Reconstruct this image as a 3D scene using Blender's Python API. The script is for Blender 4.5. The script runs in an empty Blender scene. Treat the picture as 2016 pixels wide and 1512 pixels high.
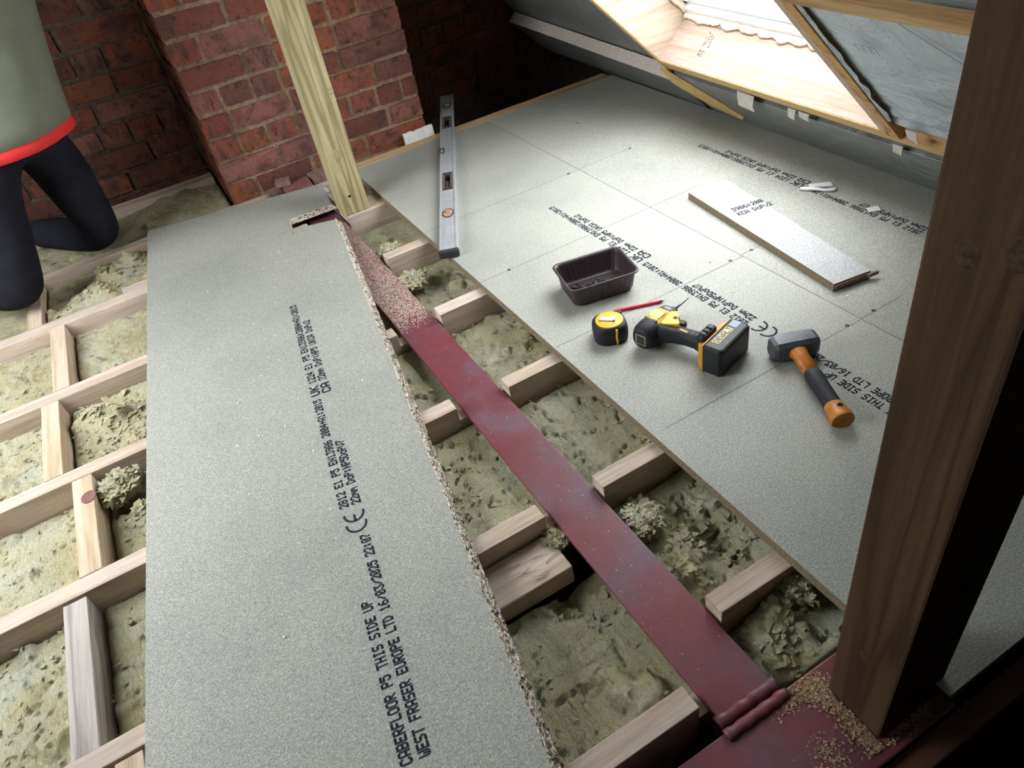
import bpy, bmesh, math, random
from mathutils import Vector, Matrix, noise

random.seed(7)
SC = bpy.context.scene
COL = SC.collection

# ------------------------------------------------------------------ camera
cam_d = bpy.data.cameras.new('camera')
cam = bpy.data.objects.new('camera', cam_d)
COL.objects.link(cam)
RX = Vector((0.8588642, -0.4868864, -0.15904065))
RY = Vector((-0.42626986, -0.5072879, -0.74896795))
RZ = Vector((0.28398291, 0.71105599, -0.64323641))
m3 = Matrix((RX, -RY, -RZ)).transposed()
cam.matrix_world = Matrix.Translation((0, 0, 1.1)) @ m3.to_4x4()
cam_d.sensor_width = 36.0
cam_d.lens = 25.0
cam_d.clip_start = 0.02
cam_d.clip_end = 60
SC.camera = cam

# ------------------------------------------------------------------ light
SC.view_settings.view_transform = 'Standard'
SC.view_settings.look = 'None'
SC.view_settings.gamma = 1.0
SC.view_settings.use_curve_mapping = False
SC.view_settings.exposure = 0.0
world = bpy.data.worlds.new('world')
SC.world = world
world.use_nodes = True
bg = world.node_tree.nodes['Background']
bg.inputs[0].default_value = (0.925, 0.97, 1.0, 1)
bg.inputs[1].default_value = 11.3


def portal(name, corners):
    """sampling portal in a roof opening: corners a,b,d (a->b, a->d); faces into the room"""
    a, b, d = [Vector(c) for c in corners]
    L = bpy.data.lights.new(name, 'AREA')
    L.shape = 'RECTANGLE'
    L.size = (b - a).length
    L.size_y = (d - a).length
    L.cycles.is_portal = True
    o = bpy.data.objects.new(name, L)
    COL.objects.link(o)
    x = (b - a).normalized()
    y = (d - a).normalized()
    z = x.cross(y)
    o.matrix_world = Matrix.Translation((b + d) / 2) @ Matrix((x, y, z)).transposed().to_4x4()


# ------------------------------------------------------------------ helpers
def lin(r, g, b):
    f = lambda c: (c / 255 / 12.92) if c / 255 <= 0.04045 else ((c / 255 + 0.055) / 1.055) ** 2.4
    return (f(r), f(g), f(b), 1)


def new_obj(name, bm, mat, parent=None, smooth=False, origin=None):
    me = bpy.data.meshes.new(name)
    if origin is None:
        if parent is None:
            xs = [v.co for v in bm.verts]
            origin = Vector(((min(c.x for c in xs) + max(c.x for c in xs)) / 2,
                             (min(c.y for c in xs) + max(c.y for c in xs)) / 2, min(c.z for c in xs)))
        else:
            origin = Vector((0, 0, 0))
    origin = Vector(origin)
    if origin.length:
        bmesh.ops.translate(bm, verts=bm.verts, vec=-origin)
    bm.normal_update()
    bm.to_mesh(me)
    bm.free()
    mats = mat if isinstance(mat, (list, tuple)) else [mat]
    for m in mats:
        me.materials.append(m)
    if smooth:
        for p in me.polygons:
            p.use_smooth = True
    o = bpy.data.objects.new(name, me)
    COL.objects.link(o)
    o.location = origin
    if parent is not None:
        o.parent = parent
    return o


def tag(o, label=None, cat=None, group=None, kind=None):
    if label:
        o['label'] = label
    if cat:
        o['category'] = cat
    if group:
        o['group'] = group
    if kind:
        o['kind'] = kind
    return o


def empty(name, loc, rotz=0, rot=None):
    o = bpy.data.objects.new(name, None)
    COL.objects.link(o)
    o.location = loc
    o.rotation_euler = rot if rot else (0, 0, rotz)
    o.empty_display_size = 0.05
    return o


def thing(name, label, cat, loc, rotz=0, rot=None, group=None):
    return tag(empty(name, loc, rotz, rot), label, cat, group)


def box(bm, x0, x1, y0, y1, z0, z1, bev=0.0, seg=2, mi=0):
    vs = [bm.verts.new(p) for p in ((x0, y0, z0), (x1, y0, z0), (x1, y1, z0), (x0, y1, z0),
                                    (x0, y0, z1), (x1, y0, z1), (x1, y1, z1), (x0, y1, z1))]
    fs = [bm.faces.new([vs[i] for i in q]) for q in
          ((3, 2, 1, 0), (4, 5, 6, 7), (0, 1, 5, 4), (1, 2, 6, 5), (2, 3, 7, 6), (3, 0, 4, 7))]
    for f_ in fs:
        f_.material_index = mi
    if bev > 0:
        es = list({e for f_ in fs for e in f_.edges})
        r = bmesh.ops.bevel(bm, geom=es, offset=bev, segments=seg, affect='EDGES', profile=0.5)
        for f_ in r['faces']:
            f_.material_index = mi
    return bm


def bxm(*a, **k):
    return box(bmesh.new(), *a, **k)


def obox(bm, p, ax, ay, az, bev=0.0, seg=2, mi=0):
    """oriented box: corner p and three edge vectors"""
    p, ax, ay, az = map(Vector, (p, ax, ay, az))
    n0 = len(bm.verts)
    vs = [bm.verts.new(q) for q in (p, p + ax, p + ax + ay, p + ay, p + az, p + ax + az, p + ax + ay + az, p + ay + az)]
    fs = [bm.faces.new([vs[i] for i in q]) for q in
          ((3, 2, 1, 0), (4, 5, 6, 7), (0, 1, 5, 4), (1, 2, 6, 5), (2, 3, 7, 6), (3, 0, 4, 7))]
    if ax.cross(ay).dot(az) < 0:
        for f_ in fs:
            f_.normal_flip()
    for f_ in fs:
        f_.material_index = mi
    if bev > 0:
        bmesh.ops.bevel(bm, geom=list({e for f_ in fs for e in f_.edges}), offset=bev, segments=seg, affect='EDGES', profile=0.5)
    return bm


def prism(bm, pts, z0, z1, bev=0.0, mi=0, seg=2):
    """polygon (x,y) extruded z0..z1"""
    a = sum(pts[i][0] * pts[(i + 1) % len(pts)][1] - pts[(i + 1) % len(pts)][0] * pts[i][1] for i in range(len(pts)))
    if a < 0:
        pts = pts[::-1]
    lo = [bm.verts.new((x, y, z0)) for x, y in pts]
    hi = [bm.verts.new((x, y, z1)) for x, y in pts]
    n = len(pts)
    fs = [bm.faces.new(lo[::-1]), bm.faces.new(hi)]
    for i in range(n):
        j = (i + 1) % n
        fs.append(bm.faces.new((lo[i], lo[j], hi[j], hi[i])))
    for f_ in fs:
        f_.material_index = mi
    if bev > 0:
        es = list(fs[0].edges) + list(fs[1].edges)
        bmesh.ops.bevel(bm, geom=es, offset=bev, segments=seg, affect='EDGES', profile=0.5)
    return bm


def tube(bm, pts, rads, n=10, cap=True, mi=0, flat=(1, 1)):
    """tapered tube along pts"""
    pts = [Vector(p) for p in pts]
    if not isinstance(rads, (list, tuple)):
        rads = [rads] * len(pts)
    up = Vector((0, 0, 1))
    rings = []
    for i, p in enumerate(pts):
        d = (pts[min(i + 1, len(pts) - 1)] - pts[max(i - 1, 0)]).normalized()
        u = up if abs(d.z) < 0.95 else Vector((0, 1, 0))
        s = d.cross(u).normalized()
        t = s.cross(d).normalized()
        rings.append([bm.verts.new(p + (s * math.cos(a) * flat[0] + t * math.sin(a) * flat[1]) * rads[i])
                      for a in (2 * math.pi * k / n for k in range(n))])
    for a, b in zip(rings, rings[1:]):
        for k in range(n):
            f_ = bm.faces.new((a[k], b[k], b[(k + 1) % n], a[(k + 1) % n]))
            f_.material_index = mi
            f_.smooth = True
    if cap:
        bm.faces.new(rings[0]).material_index = mi
        bm.faces.new(rings[-1][::-1]).material_index = mi
    bmesh.ops.recalc_face_normals(bm, faces=bm.faces)
    return bm


def lathe(bm, prof, n=24, axis='z', mi=0):
    """profile (r, h) about z, or about x / y"""
    rings = []
    for r, h in prof:
        ring = []
        for k in range(n):
            a = 2 * math.pi * k / n
            c, s = r * math.cos(a), r * math.sin(a)
            ring.append(bm.verts.new({'z': (c, s, h), 'x': (h, c, s), 'y': (s, h, c)}[axis]))
        rings.append(ring)
    for a, b in zip(rings, rings[1:]):
        for k in range(n):
            f_ = bm.faces.new((a[k], a[(k + 1) % n], b[(k + 1) % n], b[k]))
            f_.material_index = mi
            f_.smooth = True
    bm.faces.new(rings[0][::-1]).material_index = mi
    bm.faces.new(rings[-1]).material_index = mi
    bmesh.ops.recalc_face_normals(bm, faces=bm.faces)
    return bm


def fnoise(x, y, z=0.0, sc=1.0, oc=4):
    return noise.fractal(Vector((x * sc, y * sc, z * sc)), 1.0, 2.0, oc)


# ------------------------------------------------------------------ materials
class NT:
    def __init__(s, name, rough=0.7, spec=0.3, metal=0.0):
        s.m = bpy.data.materials.new(name)
        s.m.use_nodes = True
        s.t = s.m.node_tree
        s.b = s.t.nodes['Principled BSDF']
        s.b.inputs['Roughness'].default_value = rough
        s.b.inputs['Specular IOR Level'].default_value = spec
        s.b.inputs['Metallic'].default_value = metal

    def n(s, typ, **kw):
        nd = s.t.nodes.new(typ)
        for k, v in kw.items():
            if k in nd.inputs:
                nd.inputs[k].default_value = v
            else:
                setattr(nd, k, v)
        return nd

    def l(s, a, b):
        s.t.links.new(a, b)

    def coords(s, scale=(1, 1, 1), rnd=True):
        tc = s.n('ShaderNodeTexCoord')
        out = tc.outputs['Object']
        if rnd:
            oi = s.n('ShaderNodeObjectInfo')
            mul = s.n('ShaderNodeMath', operation='MULTIPLY')
            mul.inputs[1].default_value = 37.0
            s.l(oi.outputs['Random'], mul.inputs[0])
            add = s.n('ShaderNodeVectorMath', operation='ADD')
            s.l(out, add.inputs[0])
            s.l(mul.outputs[0], add.inputs[1])
            out = add.outputs[0]
        mp = s.n('ShaderNodeMapping')
        mp.inputs['Scale'].default_value = scale
        s.l(out, mp.inputs[0])
        return mp.outputs[0]

    def noise(s, vec, sc, det=4, rough=0.6, dist=0.0):
        nd = s.n('ShaderNodeTexNoise', Scale=sc, Detail=det, Roughness=rough, Distortion=dist)
        s.l(vec, nd.inputs['Vector'])
        return nd.outputs['Fac']

    def ramp(s, fac, stops, const=False):
        r = s.n('ShaderNodeValToRGB')
        cr = r.color_ramp
        if const:
            cr.interpolation = 'CONSTANT'
        while len(cr.elements) < len(stops):
            cr.elements.new(0.5)
        for e, (p, c) in zip(cr.elements, stops):
            e.position = p
            e.color = c if len(c) == 4 else (*c, 1)
        s.l(fac, r.inputs[0])
        return r.outputs['Color']

    def mix(s, fac, a, b, mode='MIX'):
        m = s.n('ShaderNodeMix', data_type='RGBA', blend_type=mode)
        for sock, v in ((m.inputs[0], fac), (m.inputs[6], a), (m.inputs[7], b)):
            if hasattr(v, 'is_linked') or hasattr(v, 'links'):
                s.l(v, sock)
            else:
                sock.default_value = v
        return m.outputs[2]

    def bump(s, h, strength=0.3, dist=0.01):
        b = s.n('ShaderNodeBump')
        b.inputs['Strength'].default_value = strength
        b.inputs['Distance'].default_value = dist
        s.l(h, b.inputs['Height'])
        s.l(b.outputs[0], s.b.inputs['Normal'])

    def base(s, c):
        if isinstance(c, tuple):
            s.b.inputs['Base Color'].default_value = c
        else:
            s.l(c, s.b.inputs['Base Color'])
        return s.m


def plain(name, rgb, rough=0.5, spec=0.4, metal=0.0, var=0.0, bump=0.0, sc=60):
    t = NT(name, rough, spec, metal)
    c = lin(*rgb)
    if var:
        v = t.coords()
        n_ = t.noise(v, sc, 5)
        col = t.ramp(n_, [(0.3, tuple(x * (1 - var) for x in c[:3])), (0.7, tuple(min(1, x * (1 + var)) for x in c[:3]))])
        t.base(col)
        if bump:
            t.bump(n_, bump, 0.004)
    else:
        t.base(c)
    return t.m


def wood(name, light, dark, axis='x', ring=30, rough=0.75, contrast=1.0, stain=None, fq=1.0):
    t = NT(name, rough, 0.2)
    s = {'x': (0.5, 9 * fq, 9 * fq), 'y': (9 * fq, 0.5, 9 * fq), 'z': (9 * fq, 9 * fq, 0.5)}[axis]
    v = t.coords(s)
    n1 = t.noise(v, 1.6, 3, 0.5, 0.6)
    wv = t.n('ShaderNodeMath', operation='MULTIPLY')
    wv.inputs[1].default_value = ring
    t.l(n1, wv.inputs[0])
    sn = t.n('ShaderNodeMath', operation='SINE')
    t.l(wv.outputs[0], sn.inputs[0])
    mr = t.n('ShaderNodeMapRange')
    mr.inputs['From Min'].default_value = -1
    t.l(sn.outputs[0], mr.inputs['Value'])
    fine = t.noise(t.coords(tuple(q * 6 for q in s)), 3.0, 4, 0.7)
    L, D = lin(*light), lin(*dark)
    c1 = t.ramp(mr.outputs[0], [(0.0, L), (0.75, tuple(a * (1 - 0.35 * contrast) + b * 0.35 * contrast for a, b in zip(L[:3], D[:3]))), (1.0, tuple(a * (1 - .8 * contrast) + b * .8 * contrast for a, b in zip(L[:3], D[:3])))])
    c2 = t.ramp(fine, [(0.3, (0.72, 0.72, 0.72)), (0.6, (1.05, 1.05, 1.05))])
    c = t.mix(0.8, c1, c2, 'MULTIPLY')
    if stain:
        big = t.noise(t.coords(), 5, 3)
        c = t.mix(t.ramp(big, [(0.5, (0, 0, 0)), (0.75, (0.7, 0.7, 0.7))]), c, lin(*stain))
    t.base(c)
    t.bump(fine, 0.25, 0.002)
    return t.m


def chip_top(name, base=(178, 178, 169)):
    t = NT(name, 0.62, 0.35)
    v = t.coords()
    f1 = t.noise(v, 330, 3, 0.75)
    f2 = t.noise(t.coords((1, 1.8, 1)), 150, 3, 0.6)
    big = t.noise(v, 2.2, 3)
    b = lin(*base)
    c = t.ramp(f1, [(0.30, tuple(x * 0.45 for x in b[:3])), (0.47, tuple(x * 0.88 for x in b[:3])), (0.56, b), (0.68, tuple(min(1, x * 1.5) for x in b[:3]))])
    c = t.mix(0.5, c, t.ramp(f2, [(0.35, (0.72, 0.72, 0.71)), (0.65, (1.12, 1.12, 1.1))]), 'MULTIPLY')
    c = t.mix(0.6, c, t.ramp(big, [(0.35, (0.76, 0.78, 0.80)), (0.55, (1.0, 1.0, 1.0))]), 'MULTIPLY')
    t.base(c)
    t.bump(f1, 0.22, 0.0015)
    return t.m


def chip_edge(name):
    t = NT(name, 0.9, 0.1)
    v = t.coords((1, 1, 1.5))
    vo = t.n('ShaderNodeTexVoronoi', Scale=170.0)
    dv = t.n('ShaderNodeTexNoise', Scale=90.0)
    t.l(v, dv.inputs['Vector'])
    ad = t.n('ShaderNodeVectorMath', operation='MULTIPLY_ADD')
    ad.inputs[1].default_value = (0.012, 0.012, 0.012)
    t.l(dv.outputs['Color'], ad.inputs[0])
    t.l(v, ad.inputs[2])
    t.l(ad.outputs[0], vo.inputs['Vector'])
    sep = t.n('ShaderNodeSeparateColor')
    t.l(vo.outputs['Color'], sep.inputs[0])
    c = t.ramp(sep.outputs[0], [(0.0, lin(96, 76, 58)), (0.13, lin(150, 126, 100)), (0.2, lin(224, 212, 196)), (1.0, lin(244, 238, 230))])
    t.base(c)
    t.bump(vo.outputs['Distance'], 0.6, 0.004)
    return t.m


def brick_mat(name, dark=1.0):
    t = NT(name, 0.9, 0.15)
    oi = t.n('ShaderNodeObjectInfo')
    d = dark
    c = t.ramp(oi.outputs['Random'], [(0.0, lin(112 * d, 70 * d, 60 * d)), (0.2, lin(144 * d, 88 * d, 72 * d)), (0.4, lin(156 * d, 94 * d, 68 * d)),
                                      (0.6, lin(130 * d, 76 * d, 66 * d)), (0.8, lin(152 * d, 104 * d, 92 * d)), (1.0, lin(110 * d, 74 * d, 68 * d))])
    v = t.coords((0.24, 0.1, 0.08))
    n1 = t.noise(v, 11, 5, 0.6)
    c = t.mix(t.ramp(n1, [(0.46, (0, 0, 0)), (0.64, (0.8, 0.8, 0.8))]), c, lin(86 * d, 66 * d, 66 * d))
    n3 = t.noise(v, 26, 5, 0.65)
    c = t.mix(t.ramp(n3, [(0.54, (0, 0, 0)), (0.68, (0.8, 0.8, 0.8))]), c, lin(62 * d, 46 * d, 42 * d))
    n2 = t.noise(v, 110, 5, 0.75)
    c = t.mix(0.7, c, t.ramp(n2, [(0.3, (0.62, 0.6, 0.58)), (0.65, (1.15, 1.12, 1.1))]), 'MULTIPLY')
    t.base(c)
    ad = t.n('ShaderNodeMath', operation='MULTIPLY_ADD')
    ad.inputs[1].default_value = 0.4
    t.l(n2, ad.inputs[0])
    t.l(n3, ad.inputs[2])
    t.bump(ad.outputs[0], 0.7, 0.006)
    return t.m


def mortar_mat(name, rgb):
    t = NT(name, 0.95, 0.1)
    v = t.coords(rnd=False)
    n = t.noise(v, 45, 6, 0.75)
    b = lin(*rgb)
    big = t.noise(v, 6, 3)
    c = t.ramp(n, [(0.3, tuple(x * 0.35 for x in b[:3])), (0.6, b)])
    c = t.mix(0.7, c, t.ramp(big, [(0.35, (0.45, 0.42, 0.4)), (0.65, (1, 1, 1))]), 'MULTIPLY')
    t.base(c)
    t.bump(n, 0.9, 0.01)
    return t.m


def wool_mat(name):
    t = NT(name, 1.0, 0.05)
    v = t.coords()
    n1 = t.noise(v, 8, 6, 0.65)
    n2 = t.noise(t.coords((4, 1.3, 3)), 45, 6, 0.8, 0.8)
    n3 = t.noise(v, 190, 4, 0.8)
    c = t.ramp(n1, [(0.28, lin(198, 186, 144)), (0.45, lin(218, 210, 172)), (0.6, lin(222, 219, 194)), (0.75, lin(214, 217, 200))])
    c = t.mix(0.9, c, t.ramp(n2, [(0.25, (0.42, 0.39, 0.32)), (0.42, (0.88, 0.87, 0.83)), (0.7, (1.1, 1.1, 1.08))]), 'MULTIPLY')
    c = t.mix(0.8, c, t.ramp(n3, [(0.28, (0.5, 0.48, 0.42)), (0.46, (0.98, 0.98, 0.96)), (0.72, (1.16, 1.16, 1.14))]), 'MULTIPLY')
    t.base(c)
    ad = t.n('ShaderNodeMath', operation='MULTIPLY_ADD')
    ad.inputs[1].default_value = 0.35
    t.l(n3, ad.inputs[0])
    t.l(n2, ad.inputs[2])
    t.bump(ad.outputs[0], 0.85, 0.010)
    return t.m


def red_mat(name):
    t = NT(name, 0.42, 0.6)
    v = t.coords(rnd=False)
    n1 = t.noise(v, 5, 4, 0.6)
    n2 = t.noise(v, 60, 5, 0.7)
    c = t.ramp(n1, [(0.3, lin(126, 58, 64)), (0.5, lin(120, 64, 74)), (0.66, lin(112, 86, 98))])
    c = t.mix(0.6, c, t.ramp(n2, [(0.3, (0.75, 0.75, 0.78)), (0.65, (1.1, 1.08, 1.08))]), 'MULTIPLY')
    t.base(c)
    t.bump(n2, 0.12, 0.002)
    rr = t.ramp(n1, [(0.3, (0.36, 0.36, 0.36)), (0.7, (0.55, 0.55, 0.55))])
    t.l(rr, t.b.inputs['Roughness'])
    return t.m


def foil_mat(name, rgb=(176, 184, 188)):
    t = NT(name, 0.5, 0.5, 0.35)
    v = t.coords((1, 1, 1))
    n1 = t.noise(v, 7, 4, 0.6, 1.5)
    n2 = t.noise(v, 40, 3, 0.6)
    b = lin(*rgb)
    t.base(t.ramp(n1, [(0.3, tuple(x * 0.82 for x in b[:3])), (0.7, tuple(min(1, x * 1.08) for x in b[:3]))]))
    ad = t.n('ShaderNodeMath', operation='MULTIPLY_ADD')
    ad.inputs[1].default_value = 0.2
    t.l(n2, ad.inputs[0])
    t.l(n1, ad.inputs[2])
    t.bump(ad.outputs[0], 0.5, 0.03)
    return t.m


M = {}
M['chip'] = chip_top('chipboard face')
M['chip2'] = chip_top('chipboard face pale', (190, 190, 190))
M['edge'] = chip_edge('chipboard sawn edge')
M['edge_d'] = plain('chipboard moulded edge', (132, 118, 98), 0.9, 0.1, var=0.35, sc=220)
M['ink'] = plain('printed ink', (52, 56, 68), 0.8, 0.1)
M['pencil_line'] = plain('pencil line', (92, 94, 92), 0.9, 0.05)
M['joist'] = wood('sawn softwood joist', (214, 196, 180), (176, 150, 124), 'x', 26, contrast=0.7, stain=(178, 166, 162))
M['joist_y'] = wood('sawn softwood noggin', (216, 196, 172), (182, 152, 118), 'y', 26, contrast=0.8)
M['grey_y'] = wood('weathered grey timber', (196, 186, 180), (138, 128, 124), 'y', 70, contrast=0.9, fq=1.3)
M['batten_x'] = wood('edging timber', (206, 176, 138), (160, 124, 86), 'x', 22)
M['batten_y'] = wood('roof timber', (196, 162, 116), (150, 112, 70), 'y', 22)
M['rafter'] = wood('rafter timber', (190, 152, 100), (146, 104, 60), 'x', 22)
M['post_z'] = wood('green treated post', (186, 174, 134), (134, 120, 84), 'z', 46, contrast=1.0)
M['post2_z'] = wood('brown treated post', (88, 66, 47), (52, 38, 28), 'z', 34, contrast=0.8)
M['trimmer'] = wood('dark trimmer timber', (96, 66, 54), (58, 38, 32), 'x', 20)
M['red'] = red_mat('red oxide paint')
M['wool'] = wool_mat('mineral wool')
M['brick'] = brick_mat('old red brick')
M['brick_d'] = brick_mat('soot and shade red brick', 0.8)  # soot tone, also used to put the chimney recess shade into colour
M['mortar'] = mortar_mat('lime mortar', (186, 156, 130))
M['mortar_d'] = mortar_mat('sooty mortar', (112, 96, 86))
M['foil'] = foil_mat('insulation foil')
M['foil_d'] = foil_mat('insulation foil shade tone', (138, 140, 136))  # foil greyed down so its colour carries the shade at the eaves
M['foam_edge'] = plain('cut foam edge', (222, 208, 198), 0.95, 0.1, var=0.12, bump=0.5, sc=80)
M['foam'] = plain('expanding foam', (232, 224, 206), 0.8, 0.2, var=0.1, bump=0.4, sc=50)
M['wedge_y'] = plain('yellow wedge', (206, 176, 118), 0.9, 0.1, var=0.15, bump=0.4, sc=50)
M['ply'] = wood('plywood lining', (184, 162, 148), (158, 128, 106), 'y', 18, contrast=0.6)
M['ply_s'] = wood('plywood lining side', (188, 170, 152), (164, 136, 112), 'x', 18, contrast=0.6)
M['ply_edge'] = plain('plywood edge', (190, 160, 112), 0.8, 0.2, var=0.15)
M['white'] = plain('white window frame', (236, 238, 242), 0.35, 0.5)
M['paper'] = plain('white plastic scrap', (226, 226, 224), 0.6, 0.3)
M['scrapf'] = plain('dusty foil scrap', (184, 180, 172), 0.6, 0.4, var=0.15)
M['board'] = plain('plasterboard', (92, 88, 84), 0.9, 0.1)
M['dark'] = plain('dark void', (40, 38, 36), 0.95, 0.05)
M['alu'] = plain('worn aluminium', (196, 198, 202), 0.42, 0.5, 0.4, var=0.12, bump=0.1, sc=30)
M['alu_l'] = plain('aluminium groove', (210, 214, 220), 0.4, 0.5, 0.5)
M['rub'] = plain('dark grey rubber', (58, 56, 58), 0.7, 0.3, var=0.2)
M['blk'] = plain('black plastic', (26, 27, 32), 0.5, 0.45, var=0.2)
M['blk2'] = plain('black soft grip', (32, 33, 40), 0.62, 0.4)
M['yel'] = plain('tool yellow', (226, 186, 44), 0.45, 0.45)
M['amb'] = plain('tool amber', (206, 150, 34), 0.45, 0.45)
M['ylab'] = plain('pale label', (214, 196, 132), 0.5, 0.4)
M['greyp'] = plain('grey nose casing', (96, 104, 122), 0.4, 0.5, 0.3)
M['chrome'] = plain('bright steel', (150, 152, 158), 0.3, 0.5, 0.9)
M['steel'] = plain('hammer head steel', (92, 92, 98), 0.5, 0.5, 0.35, var=0.25, bump=0.15, sc=40)
M['orange'] = plain('orange fibreglass', (188, 116, 40), 0.42, 0.45, var=0.3, sc=35)
M['salmon'] = plain('orange vial ring', (200, 132, 104), 0.5, 0.4)
M['vial'] = plain('green vial', (112, 150, 120), 0.2, 0.6)
M['tray'] = plain('brown plastic tray', (62, 50, 52), 0.38, 0.5)
M['screw'] = plain('black screw', (30, 31, 35), 0.35, 0.5, 0.5)
M['pred'] = plain('red pencil paint', (206, 30, 60), 0.4, 0.5)
M['lead'] = plain('pencil lead', (50, 48, 48), 0.6, 0.3)
M['shirt'] = plain('grey green cotton', (122, 126, 110), 0.95, 0.1, var=0.12, bump=0.2, sc=12)
M['hem'] = plain('red cotton', (226, 62, 62), 0.9, 0.1)
M['trouser'] = plain('black cotton trousers', (34, 34, 42), 0.95, 0.1, var=0.3, bump=0.3, sc=14)
M['skin'] = plain('skin', (206, 160, 134), 0.6, 0.3)
M['hair'] = plain('dark hair', (52, 40, 32), 0.8, 0.2)
M['shoe'] = plain('boot', (70, 64, 60), 0.7, 0.2)
M['dust'] = plain('sawdust', (216, 196, 180), 0.95, 0.05)
M['dust2'] = plain('brown sawdust', (176, 148, 120), 0.95, 0.05, var=0.4, sc=300)
M['chipc'] = plain('pale chip', (224, 220, 206), 0.95, 0.05)
M['slate'] = plain('dusty red tile', (138, 96, 92), 0.9, 0.15, var=0.25, bump=0.3, sc=25)
M['rubble'] = plain('dusty rubble', (140, 112, 102), 0.95, 0.1, var=0.3, bump=0.4, sc=40)

# ------------------------------------------------------------------ dot matrix print
FONT = {}
for _row in '''A7E1111117E B7F49494936 C3E41414122 D7F4141221C E7F49494941 F7F09090901 H7F0808087F I00417F4100 K7F08142241
L7F40404040 M7F020C027F N7F0408107F O3E4141413E P7F09090906 R7F09192946 S4649494931 T01017F0101 U3F4040403F V1F2040201F
W3F4038403F X6314081463 G3E4149497A Y0708700807 03E5149453E 100427F4000 24261514946 32141454B31 41814127F10 52745454539
63C4A494930 70171090503 83649494936 9064949291E +08083E0808 :0036360000 /2010080402 m7C04180478 o3844444438 v1C2040201C -0808080808'''.split():
    FONT[_row[0]] = [int(_row[1 + 2 * i:3 + 2 * i], 16) for i in range(5)]


def dot_text(bm, s, org, e, up, pitch, height, fat=1.5):
    """dot matrix text on a plane: e = reading direction, up = letter up direction"""
    org, e, up = Vector(org), Vector(e), Vector(up)
    cw, ch = pitch / 6.0, height / 7.0
    for i, c in enumerate(s):
        g = FONT.get(c)
        if not g:
            continue
        for k in range(5):
            r = 0
            while r < 7:
                if g[k] >> r & 1:
                    r1 = r
                    while r1 < 7 and g[k] >> r1 & 1:
                        r1 += 1
                    x0, x1 = i * pitch + (k - (fat - 1) / 2) * cw, i * pitch + (k + 1 + (fat - 1) / 2) * cw
                    y1, y0 = height - (r - (fat - 1) / 2) * ch, height - (r1 + (fat - 1) / 2) * ch
                    bm.faces.new([bm.verts.new(org + e * a + up * b) for a, b in ((x0, y0), (x1, y0), (x1, y1), (x0, y1))])
                    r = r1
                else:
                    r += 1


def arc_strip(bm, c, e, up, r0, r1, a0, a1, n=14):
    c, e, up = Vector(c), Vector(e), Vector(up)
    prev = None
    for i in range(n + 1):
        a = math.radians(a0 + (a1 - a0) * i / n)
        d = e * math.cos(a) + up * math.sin(a)
        cur = (bm.verts.new(c + d * r0), bm.verts.new(c + d * r1))
        if prev:
            bm.faces.new((prev[0], cur[0], cur[1], prev[1]))
        prev = cur


def board_print(parent, p0, e, z, s_from=0.0, s_to=9.0):
    """the maker's print of a flooring board; p0 = start, e = reading direction (unit, horizontal)"""
    e = Vector((e[0], e[1], 0)).normalized()
    up = Vector((-e.y, e.x, 0))
    p0 = Vector((p0[0], p0[1], z))
    P = 0.0122

    def line(s0, off, txt, pitch=P, h=0.019):
        bm = bmesh.new()
        i0 = max(0, int(math.ceil((s_from - s0) / pitch)))
        i1 = min(len(txt), int((s_to - s0) / pitch))
        if i1 <= i0:
            bm.free()
            return
        dot_text(bm, txt[i0:i1], p0 + e * (s0 + i0 * pitch) + up * off, e, up, pitch, h)
        new_obj('printed_text', bm, M['ink'], parent)
    line(0.0, 0.016, 'CABERFLOOR P5 THIS SIDE UP', 0.0118)
    line(0.0, -0.013, 'WEST FRASER EUROPE LTD 16/03/2025 22:07', 0.0118)
    line(0.545, 0.012, '2812 E1 P5 EN13986 2004+A1:2015', 0.0124)
    line(0.545, -0.014, '22mm DoP:NP5DoPV7', 0.0124)
    line(0.945, 0.010, 'UK', 0.022, 0.022)
    line(0.945, -0.018, 'CA', 0.022, 0.022)
    line(1.0, 0.012, '1224 E1 P5 EN13986:2004+A1:2015', 0.0132)
    line(1.0, -0.014, '22mm DoP:NP5 UKCA DoPv2', 0.0132)
    if s_from < 0.47 and s_to > 0.53:
        bm = bmesh.new()
        c = p0 + e * 0.492 + up * 0.006
        arc_strip(bm, c, e, up, 0.0175, 0.0225, 80, 280)
        c = p0 + e * 0.521 + up * 0.006
        arc_strip(bm, c, e, up, 0.0175, 0.0225, 80, 280)
        a = c - e * 0.02
        bm.faces.new([bm.verts.new(q) for q in (a - up * .0025, a - up * .0025 + e * .018, a + up * .0025 + e * .018, a + up * .0025)])
        new_obj('printed_mark', bm, M['ink'], parent)


# ================================================================== STRUCTURE
S2 = math.sqrt(0.5)


def rp(t, y, n=0.0):
    """point on the right hand roof slope: t up the slope, n outwards"""
    return Vector((1.8034 + 0.02936 * y - t * S2 + n * S2, y, 0.022 + t * S2 + n * S2))


def rbox(bm, t0, t1, y0, y1, n0, n1, bev=0.0, mi=0):
    p = rp(t0, y0, n0)
    return obox(bm, p, rp(t1, y0, n0) - p, rp(t0, y1, n0) - p, rp(t0, y0, n1) - p, bev, 2, mi)


def struct(name, bm, mat, parent=None, smooth=False):
    o = new_obj(name, bm, mat, parent, smooth)
    if parent is None:
        o['kind'] = 'structure'
    return o


YW = 3.40            # gable wall face
YC = 2.87            # chimney breast face
XC0, XC1 = 0.155, 1.018

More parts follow.
